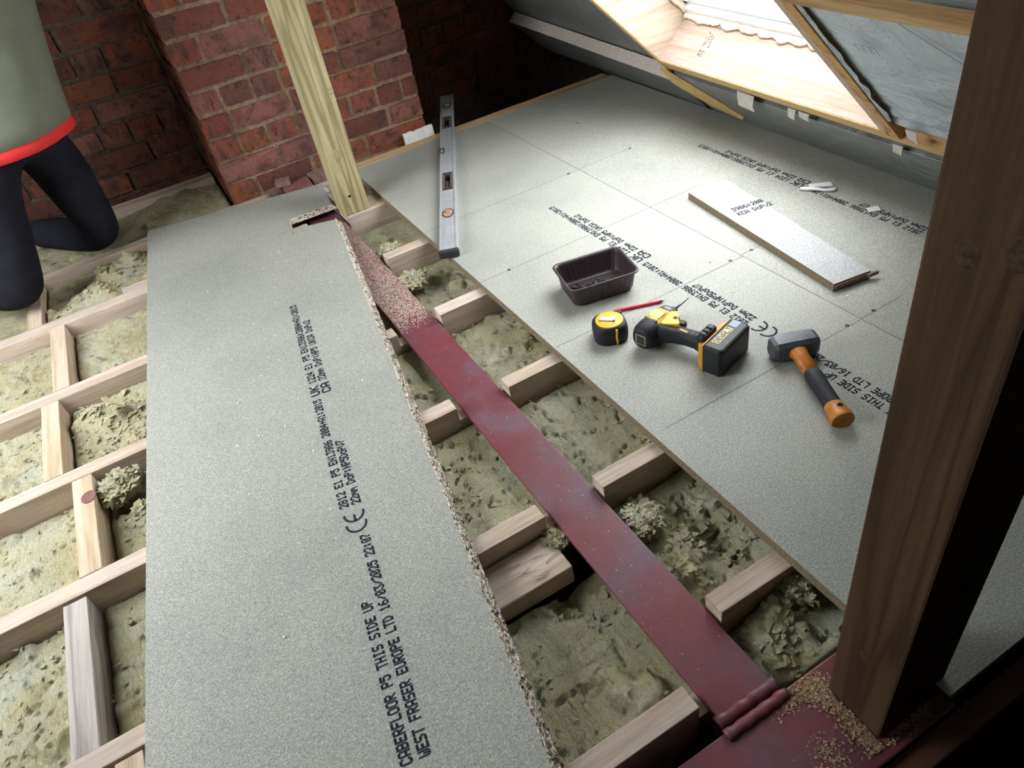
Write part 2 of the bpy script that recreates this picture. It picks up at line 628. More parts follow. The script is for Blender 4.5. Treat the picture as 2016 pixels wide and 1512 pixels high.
# ceiling of the storey below, walls round the loft, roof slopes
struct('ceiling_below', bxm(-2.3, 2.5, 0.34, 3.7, -0.26, -0.235), M['board'])
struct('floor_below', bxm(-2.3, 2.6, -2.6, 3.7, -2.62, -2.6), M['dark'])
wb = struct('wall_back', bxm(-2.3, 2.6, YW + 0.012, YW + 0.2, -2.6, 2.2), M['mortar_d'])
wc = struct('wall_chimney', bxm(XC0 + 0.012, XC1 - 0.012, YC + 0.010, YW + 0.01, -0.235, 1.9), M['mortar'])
struct('wall_front', bxm(-2.3, 2.6, -2.7, -2.6, -2.6, 2.2), M['board'])
struct('wall_left', bxm(-2.4, -2.3, -2.6, 3.6, -2.6, 0.2), M['board'])
struct('wall_right', bxm(2.5, 2.6, -2.6, 3.7, -2.6, 0.2), M['board'])
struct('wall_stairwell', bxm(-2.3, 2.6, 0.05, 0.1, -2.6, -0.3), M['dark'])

# left slope with an unseen opening, added to brighten the left side
bm = bmesh.new()


def lp(t, y, n=0.0):
    return Vector((-2.2 + t * S2 - n * S2, y, 0.0 + t * S2 + n * S2))


def lbox(bm, t0, t1, y0, y1, n0, n1):
    p = lp(t0, y0, n0)
    obox(bm, p, lp(t1, y0, n0) - p, lp(t0, y1, n0) - p, lp(t0, y0, n1) - p)


LW = (0.85, 2.00, 1.15, 2.35)    # t0 t1 y0 y1
lbox(bm, -0.6, LW[0], -2.65, 3.6, 0.0, 0.12)
lbox(bm, LW[1], 3.1, -2.65, 3.6, 0.0, 0.12)
lbox(bm, LW[0], LW[1], -2.65, LW[2], 0.0, 0.12)
lbox(bm, LW[0], LW[1], LW[3], 3.6, 0.0, 0.12)
struct('ceiling_left_slope', bm, M['foil_d'])
portal('fill_portal_left', (lp(LW[0], LW[2], .1), lp(LW[0], LW[3], .1), lp(LW[1], LW[2], .1)))  # portal of the added fill opening

# right slope: outer deck with the roof window opening, inner pieces are built below
RW = (0.37, 1.30, 1.15, 2.05)
bm = bmesh.new()
rbox(bm, -1.1, RW[0] - 0.02, -2.65, 3.6, 0.10, 0.2)
rbox(bm, RW[1] + 0.02, 2.9, -2.65, 3.6, 0.10, 0.2)
rbox(bm, RW[0] - 0.02, RW[1] + 0.02, -2.65, RW[2] - 0.02, 0.10, 0.2)
rbox(bm, RW[0] - 0.02, RW[1] + 0.02, RW[3] + 0.02, 3.6, 0.10, 0.2)
struct('ceiling_right_slope', bm, M['foil_d'])
portal('skylight_portal_right', (rp(RW[0], RW[2], .19), rp(RW[1], RW[2], .19), rp(RW[0], RW[3], .19)))

# ------------------------------------------------------------------ bricks
BR = []
for k in range(8):
    bm = bmesh.new()
    box(bm, -0.5, 0.5, -0.5, 0.5, -0.5, 0.5)
    bmesh.ops.subdivide_edges(bm, edges=bm.edges, cuts=2, use_grid_fill=True)
    rr = random.Random(40 + k)
    for v in bm.verts:
        c = v.co
        m_ = [abs(abs(q) - 0.5) < 1e-4 for q in c]
        if sum(m_) >= 2:
            sx = rr.uniform(0.93, 0.995)
            if m_[0]:
                c.x *= 1 - (1 - sx) * 0.6
            if m_[2]:
                c.z *= sx - 0.025 * (sum(m_) == 3)
            if m_[1]:
                c.y -= math.copysign(rr.uniform(0.01, 0.06), c.y)
        elif m_[1]:
            c.y += rr.uniform(-0.012, 0.012)
    me = bpy.data.meshes.new('brick')
    bm.to_mesh(me)
    bm.free()
    for p in me.polygons:
        p.use_smooth = False
    BR.append((me,))


def brick_mesh(k, mat):
    key = ('b', k, mat.name)
    if key not in M:
        me = BR[k][0].copy()
        me.name = 'brick'
        me.materials.append(mat)
        M[key] = me
    return M[key]


def put_brick(parent, c, L, h, mat, rr, side=False):
    o = bpy.data.objects.new('brick', brick_mesh(rr.randrange(8), mat))
    COL.objects.link(o)
    o.parent = parent
    o.matrix_parent_inverse = Matrix.Translation(parent.location).inverted()
    d = 0.10
    o.location = c
    o.scale = (L, d, h)
    o.rotation_euler = (rr.uniform(-.01, .01), rr.uniform(-.012, .012), rr.uniform(-.012, .012) + (math.pi / 2 if side else 0))
    if rr.random() < 0.5:
        o.scale.x *= -1
        o.scale.y *= -1


def lay(parent, x0, x1, z0, nz, pitch, ypl, mat, seed, joint=0.012, full=0.236, side=False, start=0):
    rr = random.Random(seed)
    for i in range(nz):
        zc = z0 + (i + 0.5) * pitch
        x = x0
        header_row = (i + start) % 7 == 3
        first = True
        while x < x1 - 0.02:
            L = full if not header_row else full * 0.48
            if not header_row and rr.random() < 0.26:
                L = full * 0.48
            if first and (i + start) % 2:
                L = full * 0.48
            first = False
            if x1 - (x + L) < 0.06:
                L = x1 - x
            h = pitch - joint * rr.uniform(0.8, 1.35)
            dy = rr.uniform(-0.004, 0.004)
            if side:
                put_brick(parent, Vector((ypl + 0.05 + dy, x + L / 2, zc)), L - joint, h, mat, rr, True)
            else:
                put_brick(parent, Vector((x + L / 2, ypl + 0.05 + dy, zc)), L - joint * rr.uniform(0.8, 1.4), h, mat, rr)
            x += L


lay(wc, XC0, XC1, -0.088, 12, 0.086, YC, M['brick'], 3)
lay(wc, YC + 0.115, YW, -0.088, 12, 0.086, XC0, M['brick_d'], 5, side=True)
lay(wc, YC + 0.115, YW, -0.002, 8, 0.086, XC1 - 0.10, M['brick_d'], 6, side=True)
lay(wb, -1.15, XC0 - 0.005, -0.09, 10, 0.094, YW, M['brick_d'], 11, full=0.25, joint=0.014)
lay(wb, XC1 + 0.005, 1.98, -0.09, 9, 0.094, YW, M['brick_d'], 13, full=0.25, joint=0.014)  # recess bricks take the darker tone in place of shade

# ------------------------------------------------------------------ joists
JL = [(0.377, 0.418), (0.826, 0.866), (1.225, 1.27), (1.602, 1.646), (1.992, 2.04), (2.43, 2.485), (2.84, 2.885), (3.275, 3.335)]
JR = [(0.477, 0.518), (0.818, 0.859), (1.211, 1.253), (1.605, 1.652), (2.012, 2.057), (2.402, 2.52)]
ords = ['welded cross beam', 'second', 'third', 'fourth', 'fifth', 'sixth', 'seventh', 'eighth']


def joist_lab(i, side):
    if i == 0:
        return 'pale softwood joist nearest the steel cross beam, %s of the red beam' % side
    return '%s pale softwood joist counted from the steel cross beam, %s of the red beam' % (ords[i], side)


def rough_ends(bm, amp=0.0015):
    for v in bm.verts:
        v.co.z += fnoise(v.co.x * 3, v.co.y * 3, 1.0) * amp


JO = []
for i, (a, b) in enumerate(JL):
    bm = bmesh.new()
    x1 = 0.34 if i < 6 else 0.145 if i == 7 else 0.33
    box(bm, -1.45, x1, a, b, -0.20, 0.0, 0.0016)
    if i < 5:
        box(bm, x1 - 0.003, 0.385, a + 0.002, b - 0.002, -0.19, -0.04, 0.001)
    o = new_obj('floor_joist', bm, M['joist'])
    JO.append(o)
    if i == 7:
        tag(o, 'pale timber wall plate along the foot of the brick gable wall', 'joist')
    else:
        tag(o, joist_lab(i, 'left'), 'joist', 'floor joists left of the red beam')
for i, (a, b) in enumerate(JR):
    bm = bmesh.new()
    box(bm, 0.473, 1.86, a, b, -0.20, 0.0, 0.0016)
    if i < 5:
        box(bm, 0.43, 0.474, a + 0.002, b - 0.002, -0.19, -0.037, 0.001)
    o = new_obj('floor_joist', bm, M['joist'])
    tag(o, joist_lab(i, 'right') if i < 5 else 'doubled pale joist under the foot of the greenish post', 'joist', 'floor joists right of the red beam')

# joist behind the boards by the gable
o = new_obj('edge_joist', bxm(0.575, 1.86, 2.737, 2.80, -0.2, 0.0215, 0.003), M['batten_x'])
tag(o, 'pale timber edging along the far end of the chipboard floor', 'joist')
o = new_obj('edge_joist', bxm(0.40, 0.56, 2.735, 2.79, -0.2, 0.001, 0.003), M['joist'])
tag(o, 'short pale timber end beside the foot of the chimney breast', 'joist')

# noggins
NG = [('Na', -0.552, 2.043, 2.428, 'third noggin row: pale timber noggin above the brownest joist side', M['joist_y'], 0),
      ('Nb', -0.585, 1.648, 1.990, '', M['joist_y'], 0), ('Nc', -0.521, 1.272, 1.600, '', M['joist_y'], 0),
      ('Nd', -0.557, 0.868, 1.219, '', M['grey_y'], -0.004), ('Ne', -0.620, 2.488, 2.838, '', M['joist_y'], 0),
      ('Nf', -0.491, 0.42, 0.822, '', M['joist_y'], -0.004)]
nlab = ['pale noggin between the fifth and sixth joists left of the red beam',
        'pale noggin between the fourth and fifth joists left of the red beam',
        'pale noggin with a round dark knot between third and fourth joists',
        'weathered grey noggin with ragged sawn end',
        'pale noggin under the knee of the kneeling person',
        'short noggin with ragged end beyond the weathered grey noggin']
for (nm, x0, a, b, _, mt, dz), lb in zip(NG, nlab):
    bm = bmesh.new()
    box(bm, x0, x0 + 0.046, a, b, -0.145, dz, 0.0016)
    o = new_obj('noggin', bm, mt)
    tag(o, lb, 'noggin', 'noggins between the left joists')
    if nm == 'Nc':
        kb = bmesh.new()
        lathe(kb, [(0.017, 0.0), (0.017, 0.0012), (0.0165, 0.0016)], 18)
        for v in kb.verts:
            v.co.y *= 1.25
        kn = new_obj('knot', kb, plain('knot', (132, 96, 88), 0.7, 0.2, var=0.15))
        kn.parent = o
        kn.location = (0.012, 0.08, 0.145)
kb = bmesh.new()
lathe(kb, [(0.017, 0.0), (0.017, 0.0006), (0.016, 0.0009)], 18)
bmesh.ops.scale(kb, verts=kb.verts, vec=(1.5, 1.1, 1))
bmesh.ops.translate(kb, verts=kb.verts, vec=(-0.775, 1.247, 0.0))
kn = new_obj('knot', kb, plain('joist knot', (128, 98, 92), 0.7, 0.2, var=0.2), None, origin=(0, 0, 0))
kn.parent = JO[2]
kn.matrix_parent_inverse = Matrix.Translation(JO[2].location).inverted()

o = new_obj('packer', bxm(-0.316, 0.16, 2.487, 2.535, -0.09, -0.002, 0.003), M['joist'])
tag(o, 'short pale packer fixed along the sixth left joist', 'timber')
o = new_obj('flat_packer', bxm(-0.35, 0.335, 0.728, 0.822, -0.095, -0.045, 0.003), M['joist'])
tag(o, 'wide flat timber packer with splintered end beside the red beam', 'timber')
bm = bmesh.new()
for k in range(9):
    x, y = 0.30 + random.uniform(-.05, .03), random.uniform(0.735, 0.80)
    a = random.uniform(-0.5, 0.5) + (math.pi if k % 2 else 0)
    tube(bm, [(x, y, -0.0425), (x + .03 * math.cos(a), y + .03 * math.sin(a), -0.040)], [0.0012, 0.0004], 4)
sp = new_obj('splinter', bm, M['dust'])
sp.parent = o
sp.location = sp.location - o.location

# ------------------------------------------------------------------ steel beams
BX0, BX1, BZ = 0.358, 0.466, -0.025
bt = thing('steel_beam', 'long dark red painted steel beam running between the chipboard sheets', 'beam', (0.412, 1.6, -0.235))
d = Vector((0.412, 1.6, -0.235))


def child(name, bm, mat, par, smooth=False):
    """bm in world coordinates, parent is an unrotated empty"""
    bmesh.ops.translate(bm, verts=bm.verts, vec=-par.location)
    return new_obj(name, bm, mat, par, smooth)


child('top_flange', bxm(BX0, BX1, 0.36, 2.95, BZ - 0.010, BZ, 0.002), M['red'], bt)
child('web', bxm(0.408, 0.416, 0.36, 2.95, -0.225, BZ - 0.0095), M['red'], bt)
child('bottom_flange', bxm(BX0, BX1, 0.36, 2.95, -0.235, -0.2245, 0.002), M['red'], bt)
ep = child('end_plate', bxm(BX0 - 0.004, BX1 + 0.006, 0.346, 0.361, -0.235, BZ - 0.006, 0.003), M['red'], bt)
wd = bmesh.new()
pts = [(BX0 - 0.004 + (BX1 + 0.008 - BX0) * i / 26, 0.3535 + 0.0008 * math.sin(i * 0.9), BZ - 0.004 + 0.0006 * math.sin(i * 1.3)) for i in range(27)]
tube(wd, pts, [0.0085 + 0.0005 * math.sin(i * 0.8) for i in range(27)], 10, flat=(1.25, 0.8))
w_ = child('weld_bead', wd, M['red'], bt, True)

bt2 = thing('cross_beam', 'wide dark red steel cross beam under the brown post', 'beam', (0.3, 0.26, -0.235))
child('top_flange', bxm(-0.6, 0.657, 0.185, 0.338, BZ - 0.012, BZ - 0.004, 0.003), M['red'], bt2)
child('web', bxm(-0.6, 0.655, 0.257, 0.266, -0.225, BZ - 0.0115), M['red'], bt2)
child('bottom_flange', bxm(-0.6, 0.657, 0.185, 0.338, -0.235, -0.2245), M['red'], bt2)
wd = bmesh.new()
pts = [(BX0 - 0.006 + (BX1 + 0.012 - BX0) * i / 26, 0.3315 + 0.0008 * math.sin(i * 1.1 + 1), BZ - 0.002) for i in range(27)]
tube(wd, pts, [0.008 + 0.0006 * math.sin(i * 0.9) for i in range(27)], 10, flat=(1.2, 0.8))
child('weld_bead', wd, M['red'], bt2, True)

o = new_obj('trimmer', bxm(0.2, 1.9, 0.148, 0.184, -0.22, -0.04, 0.003), M['trimmer'])
tag(o, 'dark brown trimmer timber edging the black stair opening', 'timber')

# ------------------------------------------------------------------ chipboard floor
def board_obj(name, pts, z0, z1, mat=None, slant=None):
    bm = bmesh.new()
    prism(bm, pts, z0, z1)
    if slant:
        for v in bm.verts:
            if v.co.z < (z0 + z1) / 2 and any(math.dist((v.co.x, v.co.y), q) < 1e-4 for q in slant[0]):
                v.co.x += slant[1][0]
                v.co.y += slant[1][1]
    bm.normal_update()
    for f_ in bm.faces:
        f_.material_index = 0 if abs(f_.normal.z) > 0.88 else 1
    return new_obj(name, bm, [mat or M['chip'], M['edge']])


ba = board_obj('floor_board', [(0.630, 0.19), (1.2295, 0.19), (1.2295, 2.735), (0.618, 2.735)], 0.0, 0.022)
ba.data.materials[1] = M['edge_d']
tag(ba, 'laid chipboard sheet under the power tool, tray and club hammer', 'floor board')
bb = board_obj('floor_board', [(1.231, 0.19), (1.838, 0.19), (1.872, 2.735), (1.231, 2.735)], 0.0, 0.022)
bb.data.materials[1] = M['edge_d']
tag(bb, 'laid chipboard sheet along the eaves under the loose offcut', 'floor board')


def holder(o):
    """identity parent helper: children meshes in world coordinates"""
    return o


def wchild(name, bm, mat, par):
    o = new_obj(name, bm, mat, None, origin=(0, 0, 0))
    o.parent = par
    o.matrix_parent_inverse = Matrix.Translation(par.location).inverted()
    return o


_old_new = new_obj


def prints(par, *a, **k):
    before = set(COL.objects)
    board_print(None, *a, **k)
    for ob in [q for q in COL.objects if q not in before]:
        ob.parent = par
        ob.matrix_parent_inverse = Matrix.Translation(par.location).inverted()


prints(ba, (1.060, 0.468), (-0.02, 1), 0.0224)
prints(bb, (1.645, 0.463), (0.0, 1), 0.0224)

# pencil lines over the joists and screw heads
lines = [(ba, 0.622, 1.2290, 2.041), (bb, 1.2315, 1.452, 2.043), (ba, 0.622, 1.2290, 1.639), (bb, 1.2315, 1.42, 1.641), (ba, 0.630, 1.2290, 1.240), (bb, 1.2315, 1.33, 1.248),
         (ba, 0.66, 1.2290, 0.855), (bb, 1.2315, 1.36, 0.857)]
for par, x0, x1, y in lines:
    bm = bmesh.new()
    n = 30
    prev = None
    for i in range(n + 1):
        x = x0 + (x1 - x0) * i / n
        dy = 0.0012 * fnoise(x * 6, y)
        w = 0.00075
        cur = (bm.verts.new((x, y + dy - w, 0.02225)), bm.verts.new((x, y + dy + w, 0.02225)))
        if prev:
            bm.faces.new((prev[0], cur[0], cur[1], prev[1]))
        prev = cur
    wchild('pencil_line', bm, M['pencil_line'], par)
for par, x, y in [(ba, 1.187, 2.041), (bb, 1.452, 2.043), (ba, 1.192, 1.246), (ba, 1.188, 0.859), (bb, 1.275, 0.86), (bb, 1.463, 2.40), (ba, 0.72, 1.64), (ba, 0.735, 2.04), (bb, 1.268, 1.247)]:
    bm = bmesh.new()
    lathe(bm, [(0.0050, 0.0216), (0.0050, 0.0223), (0.0030, 0.0224), (0.001, 0.0219)], 12)
    bmesh.ops.translate(bm, verts=bm.verts, vec=(x, y, 0))
    wchild('screw_head', bm, M['screw'], par)

# the loose sheet on the left
E_ = Vector((0.1495, 0.9888))
lpts = [(-0.452, 0.63), (-0.1735, 2.880), (0.479, 2.723), (0.4535, 2.512), (0.292, 2.516), (0.276, 2.430), (0.424, 2.378), (0.078, 0.262)]
lb = board_obj('loose_sheet', lpts, 0.0002, 0.0222, None, ([lpts[2], lpts[3], lpts[6], lpts[7]], (0.017, -0.0025)))
tag(lb, 'loose notched chipboard sheet laid across the open joists beside the red beam', 'floor board')
prints(lb, (-0.050, 0.536), E_, 0.0226)
bm = bmesh.new()
for a, b in (((0.276, 2.43), (0.272, 2.385)), ((0.276, 2.43), (0.225, 2.432))):
    a, b = Vector((*a, 0.0224)), Vector((*b, 0.0224))
    s = (b - a).normalized().cross(Vector((0, 0, 1))) * 0.0008
    bm.faces.new([bm.verts.new(q) for q in (a - s, b - s, b + s, a + s)])
bmesh.ops.recalc_face_normals(bm, faces=bm.faces)
wchild('pencil_line', bm, M['pencil_line'], lb)
# ragged flakes proud of the sawn edge
bm = bmesh.new()
a, b = Vector((0.424, 2.378, 0)), Vector((0.078, 0.262, 0))
dr = (b - a).normalized()
nr = Vector((-dr.y, dr.x, 0))
if nr.x < 0:
    nr = -nr
for k in range(3000):
    s = random.random() * (b - a).length
    z = random.uniform(0.001, 0.0215)
    c = a + dr * s + nr * (random.uniform(0.0, 0.0025) + 0.017 * (1 - z / 0.022)) + Vector((0, 0, z))
    an = random.uniform(0, 3.14)
    u = (dr * math.cos(an) + Vector((0, 0, 1)) * math.sin(an)) * random.uniform(0.003, 0.008)
    w = (nr * 0.5 + Vector((0, 0, random.uniform(-.5, .5))) + dr * random.uniform(-.5, .5)).normalized() * random.uniform(0.001, 0.002)
    bm.faces.new([bm.verts.new(q) for q in (c - u - w, c + u - w * .5, c + u + w, c - u + w)])
fo = wchild('edge_flakes', bm, M['edge'], lb)
fo['kind'] = 'stuff'

# ------------------------------------------------------------------ posts
def post(name, label, base, wx, wy, h, lean, mat, knots):
    t = thing(name, label, 'post', base)
    t.rotation_euler = (lean[1], lean[0], 0)
    bm = bmesh.new()
    box(bm, 0, wx, 0, wy, 0, h, 0.004)
    new_obj('shaft', bm, mat, t)
    return t


p1 = post('timber_post', 'greenish treated timber post standing on the joist by the chimney breast', (0.467, 2.412, 0.0), 0.098, 0.10, 1.42, (0.0, 0.0), M['post_z'], [])
for (x, z, r, ax) in ((0.045, 0.22, 0.017, 0), (0.088, 0.42, 0.010, 0)):
    bm = bmesh.new()
    lathe(bm, [(r, 0), (r, 0.0012), (r * .8, 0.002), (r * .5, 0.0012), (r * 0.2, 0.0016)], 20, 'y')
    for v in bm.verts:
        v.co.z *= 1.15
        v.co.y = -v.co.y
    bmesh.ops.recalc_face_normals(bm, faces=bm.faces)
    k_ = new_obj('knot', bm, plain('post knot', (166, 150, 108), 0.7, 0.2, var=0.35, sc=160), p1)
    k_.location = (x, 0.0005, z)
bm = bmesh.new()
lathe(bm, [(0.005, 0), (0.005, 0.001)], 10, 'y')
for v in bm.verts:
    v.co.y = -v.co.y
bmesh.ops.recalc_face_normals(bm, faces=bm.faces)
k_ = new_obj('screw_hole', bm, M['dark'], p1)
k_.location = (0.038, 0.0002, 0.068)

p2 = post('timber_post', 'brown timber post standing in sawdust on the red cross beam', (0.527, 0.212, BZ - 0.004), 0.125, 0.092, 1.20, (-0.040, 0.0), M['post2_z'], [])
for (y, z, r) in ((0.055, 0.80, 0.012), (0.018, 0.815, 0.014), (0.05, 0.17, 0.009)):
    bm = bmesh.new()
    lathe(bm, [(r, 0), (r, 0.0004), (r * .7, 0.0006), (r * .4, 0.0007)], 20, 'x')
    for v in bm.verts:
        v.co.x = -v.co.x
        v.co.z *= 1.3
    bmesh.ops.recalc_face_normals(bm, faces=bm.faces)
    k_ = new_obj('knot', bm, plain('brown post knot', (74, 56, 41), 0.7, 0.2, var=0.5, sc=160), p2)
    k_.location = (0.0005, y, z)
bm = bmesh.new()
obox(bm, (-0.001, 0.02, 0.05), (0.002, 0, 0), (0, 0.004, 0), (0, 0, 0.004))
bm.free()

# ------------------------------------------------------------------ mineral wool
def batt(x0, x1, y0, y1, zb, amp, seed, label, ribs=0.0, dip=None, group='mineral wool batts between the joists'):
    nx = max(6, int((x1 - x0) / 0.0075))
    ny = max(6, int((y1 - y0) / 0.0075))
    bm = bmesh.new()
    g = []
    rr = random.Random(int(seed * 10))
    for j in range(ny + 1):
        row = []
        for i in range(nx + 1):
            x = x0 + (x1 - x0) * i / nx
            y = y0 + (y1 - y0) * j / ny
            big = fnoise(x, y, seed, 4.5, 3)
            fine = fnoise(x * 0.55, y, seed + 9, 30, 4)
            z = zb + 0.7 * amp * big + 0.0035 * fine
            r = abs(fnoise(x, y * 1.3, seed + 3, 8, 3))
            if r < 0.05:
                z -= amp * 0.7 * (1 - r / 0.05)
            tear = fnoise(x, y, seed + 20, 11, 3)
            if tear > 0.46:
                z += min(0.012, 0.08 * (tear - 0.46)) + 0.005 * fine
            if ribs:
                z += ribs * math.sin(x * 330 + 2 * fnoise(x, y, seed, 6, 2)) * max(0, 0.45 + big)
            if min(i, nx - i, j, ny - j) == 0:
                z -= 0.012
            if dip:
                for (cx, cy, rad, h) in dip:
                    q = ((x - cx) ** 2 + (y - cy) ** 2) / rad ** 2
                    if q < 5:
                        z += h * math.exp(-q) * (1 + 0.35 * fnoise(x, y, seed, 26, 4))
            row.append(bm.verts.new((x, y, min(z, -0.044 if 0.345 < x < 0.475 else -0.004 if not dip else 0.05))))
        g.append(row)
    for j in range(ny):
        for i in range(nx):
            bm.faces.new((g[j][i], g[j][i + 1], g[j + 1][i + 1], g[j + 1][i])).smooth = True
    fb = bmesh.new()
    for k in range(int((x1 - x0) * (y1 - y0) * 1500)):
        i, j = rr.randrange(1, nx), rr.randrange(1, ny)
        c = g[j][i].co + Vector((0, 0, rr.uniform(0.0, 0.004)))
        a = rr.uniform(0, 6.28)
        L = rr.uniform(0.004, 0.014)
        u = Vector((math.cos(a), math.sin(a), rr.uniform(-.1, .5))) * L
        w = Vector((-u.y, u.x, 0)) * rr.uniform(0.12, 0.4)
        fb.faces.new([fb.verts.new(q) for q in (c - w, c + u * .6 - w * 1.1, c + u, c + w + Vector((0, 0, .002)))])
    for (cx, cy, rad, h) in (dip or []):
        for k in range(90):
            x, y = rr.gauss(cx, rad * 0.8), rr.gauss(cy, rad * 0.8)
            i, j = int((x - x0) / (x1 - x0) * nx), int((y - y0) / (y1 - y0) * ny)
            if not (1 < i < nx - 1 and 1 < j < ny - 1):
                continue
            c = g[j][i].co - Vector((0, 0, 0.002))
            a = rr.gauss(0.6, 1.0)
            L = rr.uniform(0.008, 0.024)
            u = Vector((math.cos(a), math.sin(a), rr.uniform(-.2, .45))) * L
            w = Vector((-u.y, u.x, rr.uniform(-.2, .2) * L)) * rr.uniform(0.2, 0.5)
            m_ = Vector((0, 0, rr.uniform(0.001, 0.006)))
            fb.faces.new([fb.verts.new(q) for q in (c - w, c + u * .5 - w * 1.2 + m_, c + u, c + u * .4 + w * 1.1 + m_, c + w)])
    zf = -0.233
    per = g[0] + [r[-1] for r in g[1:]] + g[-1][-2::-1] + [r[0] for r in g[-2:0:-1]]
    lo = [bm.verts.new((v.co.x, v.co.y, zf)) for v in per]
    for k in range(len(per)):
        k2 = (k + 1) % len(per)
        bm.faces.new((per[k2], per[k], lo[k], lo[k2]))
    bm.faces.new(lo[::-1])
    o = new_obj('insulation_batt', bm, M['wool'])
    tag(o, label, 'insulation', group)
    fo = new_obj('loose_fibres', fb, M['wool'], None, origin=(0, 0, 0))
    fo.parent = o
    fo.matrix_parent_inverse = Matrix.Translation(o.location).inverted()
    fo['kind'] = 'stuff'
    return o


LG = 'mineral wool batts left of the red beam'
RG = 'mineral wool batts right of the red beam'
seed = 1
bays = [(0.421, 0.823, -0.491, 'nearest the cross beam'), (0.869, 1.222, -0.557, 'in the second bay'), (1.273, 1.599, -0.521, 'in the third bay'),
        (1.649, 1.989, -0.585, 'in the fourth bay'), (2.043, 2.427, -0.552, 'in the fifth bay'), (2.488, 2.837, -0.620, 'in the sixth bay'), (2.888, 3.272, None, 'in the bay against the gable wall')]
zl = [-0.085, -0.06, -0.062, -0.052, -0.045, -0.03, -0.035]
for i, (a, b, xn, nm) in enumerate(bays):
    seed += 3.7
    z = zl[i]
    dips = None
    if i == 3:
        dips = [(-0.47, 1.90, 0.05, 0.03), (-0.40, 1.84, 0.05, 0.035), (-0.34, 1.78, 0.04, 0.02), (-0.43, 1.77, 0.05, -0.01)]
    if i == 2:
        dips = [(-0.44, 1.57, 0.03, 0.03), (-0.40, 1.54, 0.03, 0.035), (-0.43, 1.50, 0.025, -0.06), (-0.40, 1.46, 0.03, 0.02)]
    if i == 5:
        dips = [(-0.40, 2.60, 0.05, 0.03), (-0.47, 2.56, 0.05, 0.03), (-0.36, 2.72, 0.05, 0.035), (-0.28, 2.76, 0.05, 0.04), (-0.45, 2.74, .04, -.03)]
    if i == 6:
        dips = [(0.0, 3.15, 0.15, 0.03), (-0.2, 3.1, .1, .02)]
    if i == 0:
        dips = [(0.30, 0.70, 0.03, -0.05)]
    if xn is None:
        batt(-1.4, 0.15, a, b, z, 0.02, seed, 'torn mineral wool batt ' + nm, dip=dips, group=LG)
        continue
    batt(-1.4, xn - 0.003, a, b, z, 0.016, seed, 'mineral wool batt %s, outer side of its noggin' % nm, 0.001, group=LG)
    batt(xn + 0.049, 0.405, a if i != 5 else 2.538, b if i else 0.724, z, 0.016, seed + 1, 'mineral wool batt %s, between noggin and red beam' % nm, 0.0015, dip=dips, group=LG)
rb = [(0.345, 0.474, 'nearest the cross beam'), (0.521, 0.815, 'in the second bay'), (0.862, 1.208, 'in the third bay'), (1.256, 1.602, 'in the fourth bay'), (1.655, 2.009, 'in the fifth bay'), (2.06, 2.40, 'in the sixth bay')]
for i, (a, b, nm) in enumerate(rb):
    seed += 2.3
    dips = None
    if i == 0:
        dips = [(0.56, 0.45, .04, .03), (0.5, 0.40, .04, .02)]
    if i == 1:
        dips = [(0.53, 0.75, 0.035, 0.03), (0.55, 0.66, 0.035, 0.02), (0.50, 0.60, 0.03, 0.02), (0.60, 0.64, .04, -.02)]
    if i == 3:
        dips = [(0.62, 1.18, 0.04, 0.03)]
    batt(0.418, 0.90, a, b, -0.075 if i else -0.06, 0.024 if i < 2 else 0.016, seed, 'mineral wool batt %s right of the red beam' % nm, 0.0016, dip=dips, group=RG)


def clump(c, r, seed, label, sq=0.6):
    bm = bmesh.new()
    rr = random.Random(seed)
    bmesh.ops.create_icosphere(bm, subdivisions=5, radius=1)
    for v in bm.verts:
        d_ = v.co.normalized()
        k = 1 + 0.4 * fnoise(d_.x, d_.y, d_.z + seed, 1.8, 4) + 0.30 * abs(fnoise(d_.x, d_.y * 2, d_.z * 3 + seed, 4, 4)) + 0.12 * fnoise(d_.x, d_.y, d_.z * 2 + seed, 16, 4)
        v.co = Vector((d_.x * r * k, d_.y * r * k, max(-0.25, d_.z * sq * k) * r))
    for f_ in bm.faces:
        f_.smooth = True
    vs = [v.co.copy() for v in bm.verts if v.co.z > -0.1 * r]
    for q in range(260):
        p = rr.choice(vs) * 0.97
        a = rr.uniform(0, 6.28)
        L = rr.uniform(0.12, 0.42) * r
        u = Vector((math.cos(a), math.sin(a), rr.uniform(-.3, .6))) * L
        w = Vector((-u.y, u.x, rr.uniform(-.3, .3) * L)) * rr.uniform(0.15, 0.4)
        m_ = Vector((0, 0, L * 0.25))
        bm.faces.new([bm.verts.new(t_) for t_ in (p - w, p + u * .5 - w * 1.2 + m_, p + u, p + u * .4 + w + m_, p + w)])
    bmesh.ops.translate(bm, verts=bm.verts, vec=c)
    o = new_obj('wool_clump', bm, M['wool'])
    tag(o, label, 'insulation', 'torn clumps of mineral wool')


clump((0.50, 1.90, -0.045), 0.042, 1, 'torn clump of mineral wool by the fifth right joist end')
clump((0.52, 2.12, -0.04), 0.035, 2, 'pale torn clump of mineral wool near the greenish post')
clump((0.50, 0.735, -0.05), 0.036, 4, 'torn clump of mineral wool below the fourth notched joist', .5)
clump((0.345, 0.80, -0.045), 0.022, 5, 'small torn clump of mineral wool at the splintered packer end')
clump((-0.425, 1.545, -0.035), 0.045, 6, 'ragged pale clump of mineral wool beside the knotty noggin')
clump((0.63, 0.465, -0.045), 0.035, 8, 'curled clump of mineral wool beside the last notched joist')

clump((0.245, 2.815, -0.03), 0.05, 12, 'torn clump of mineral wool at the foot of the chimney breast', .5)

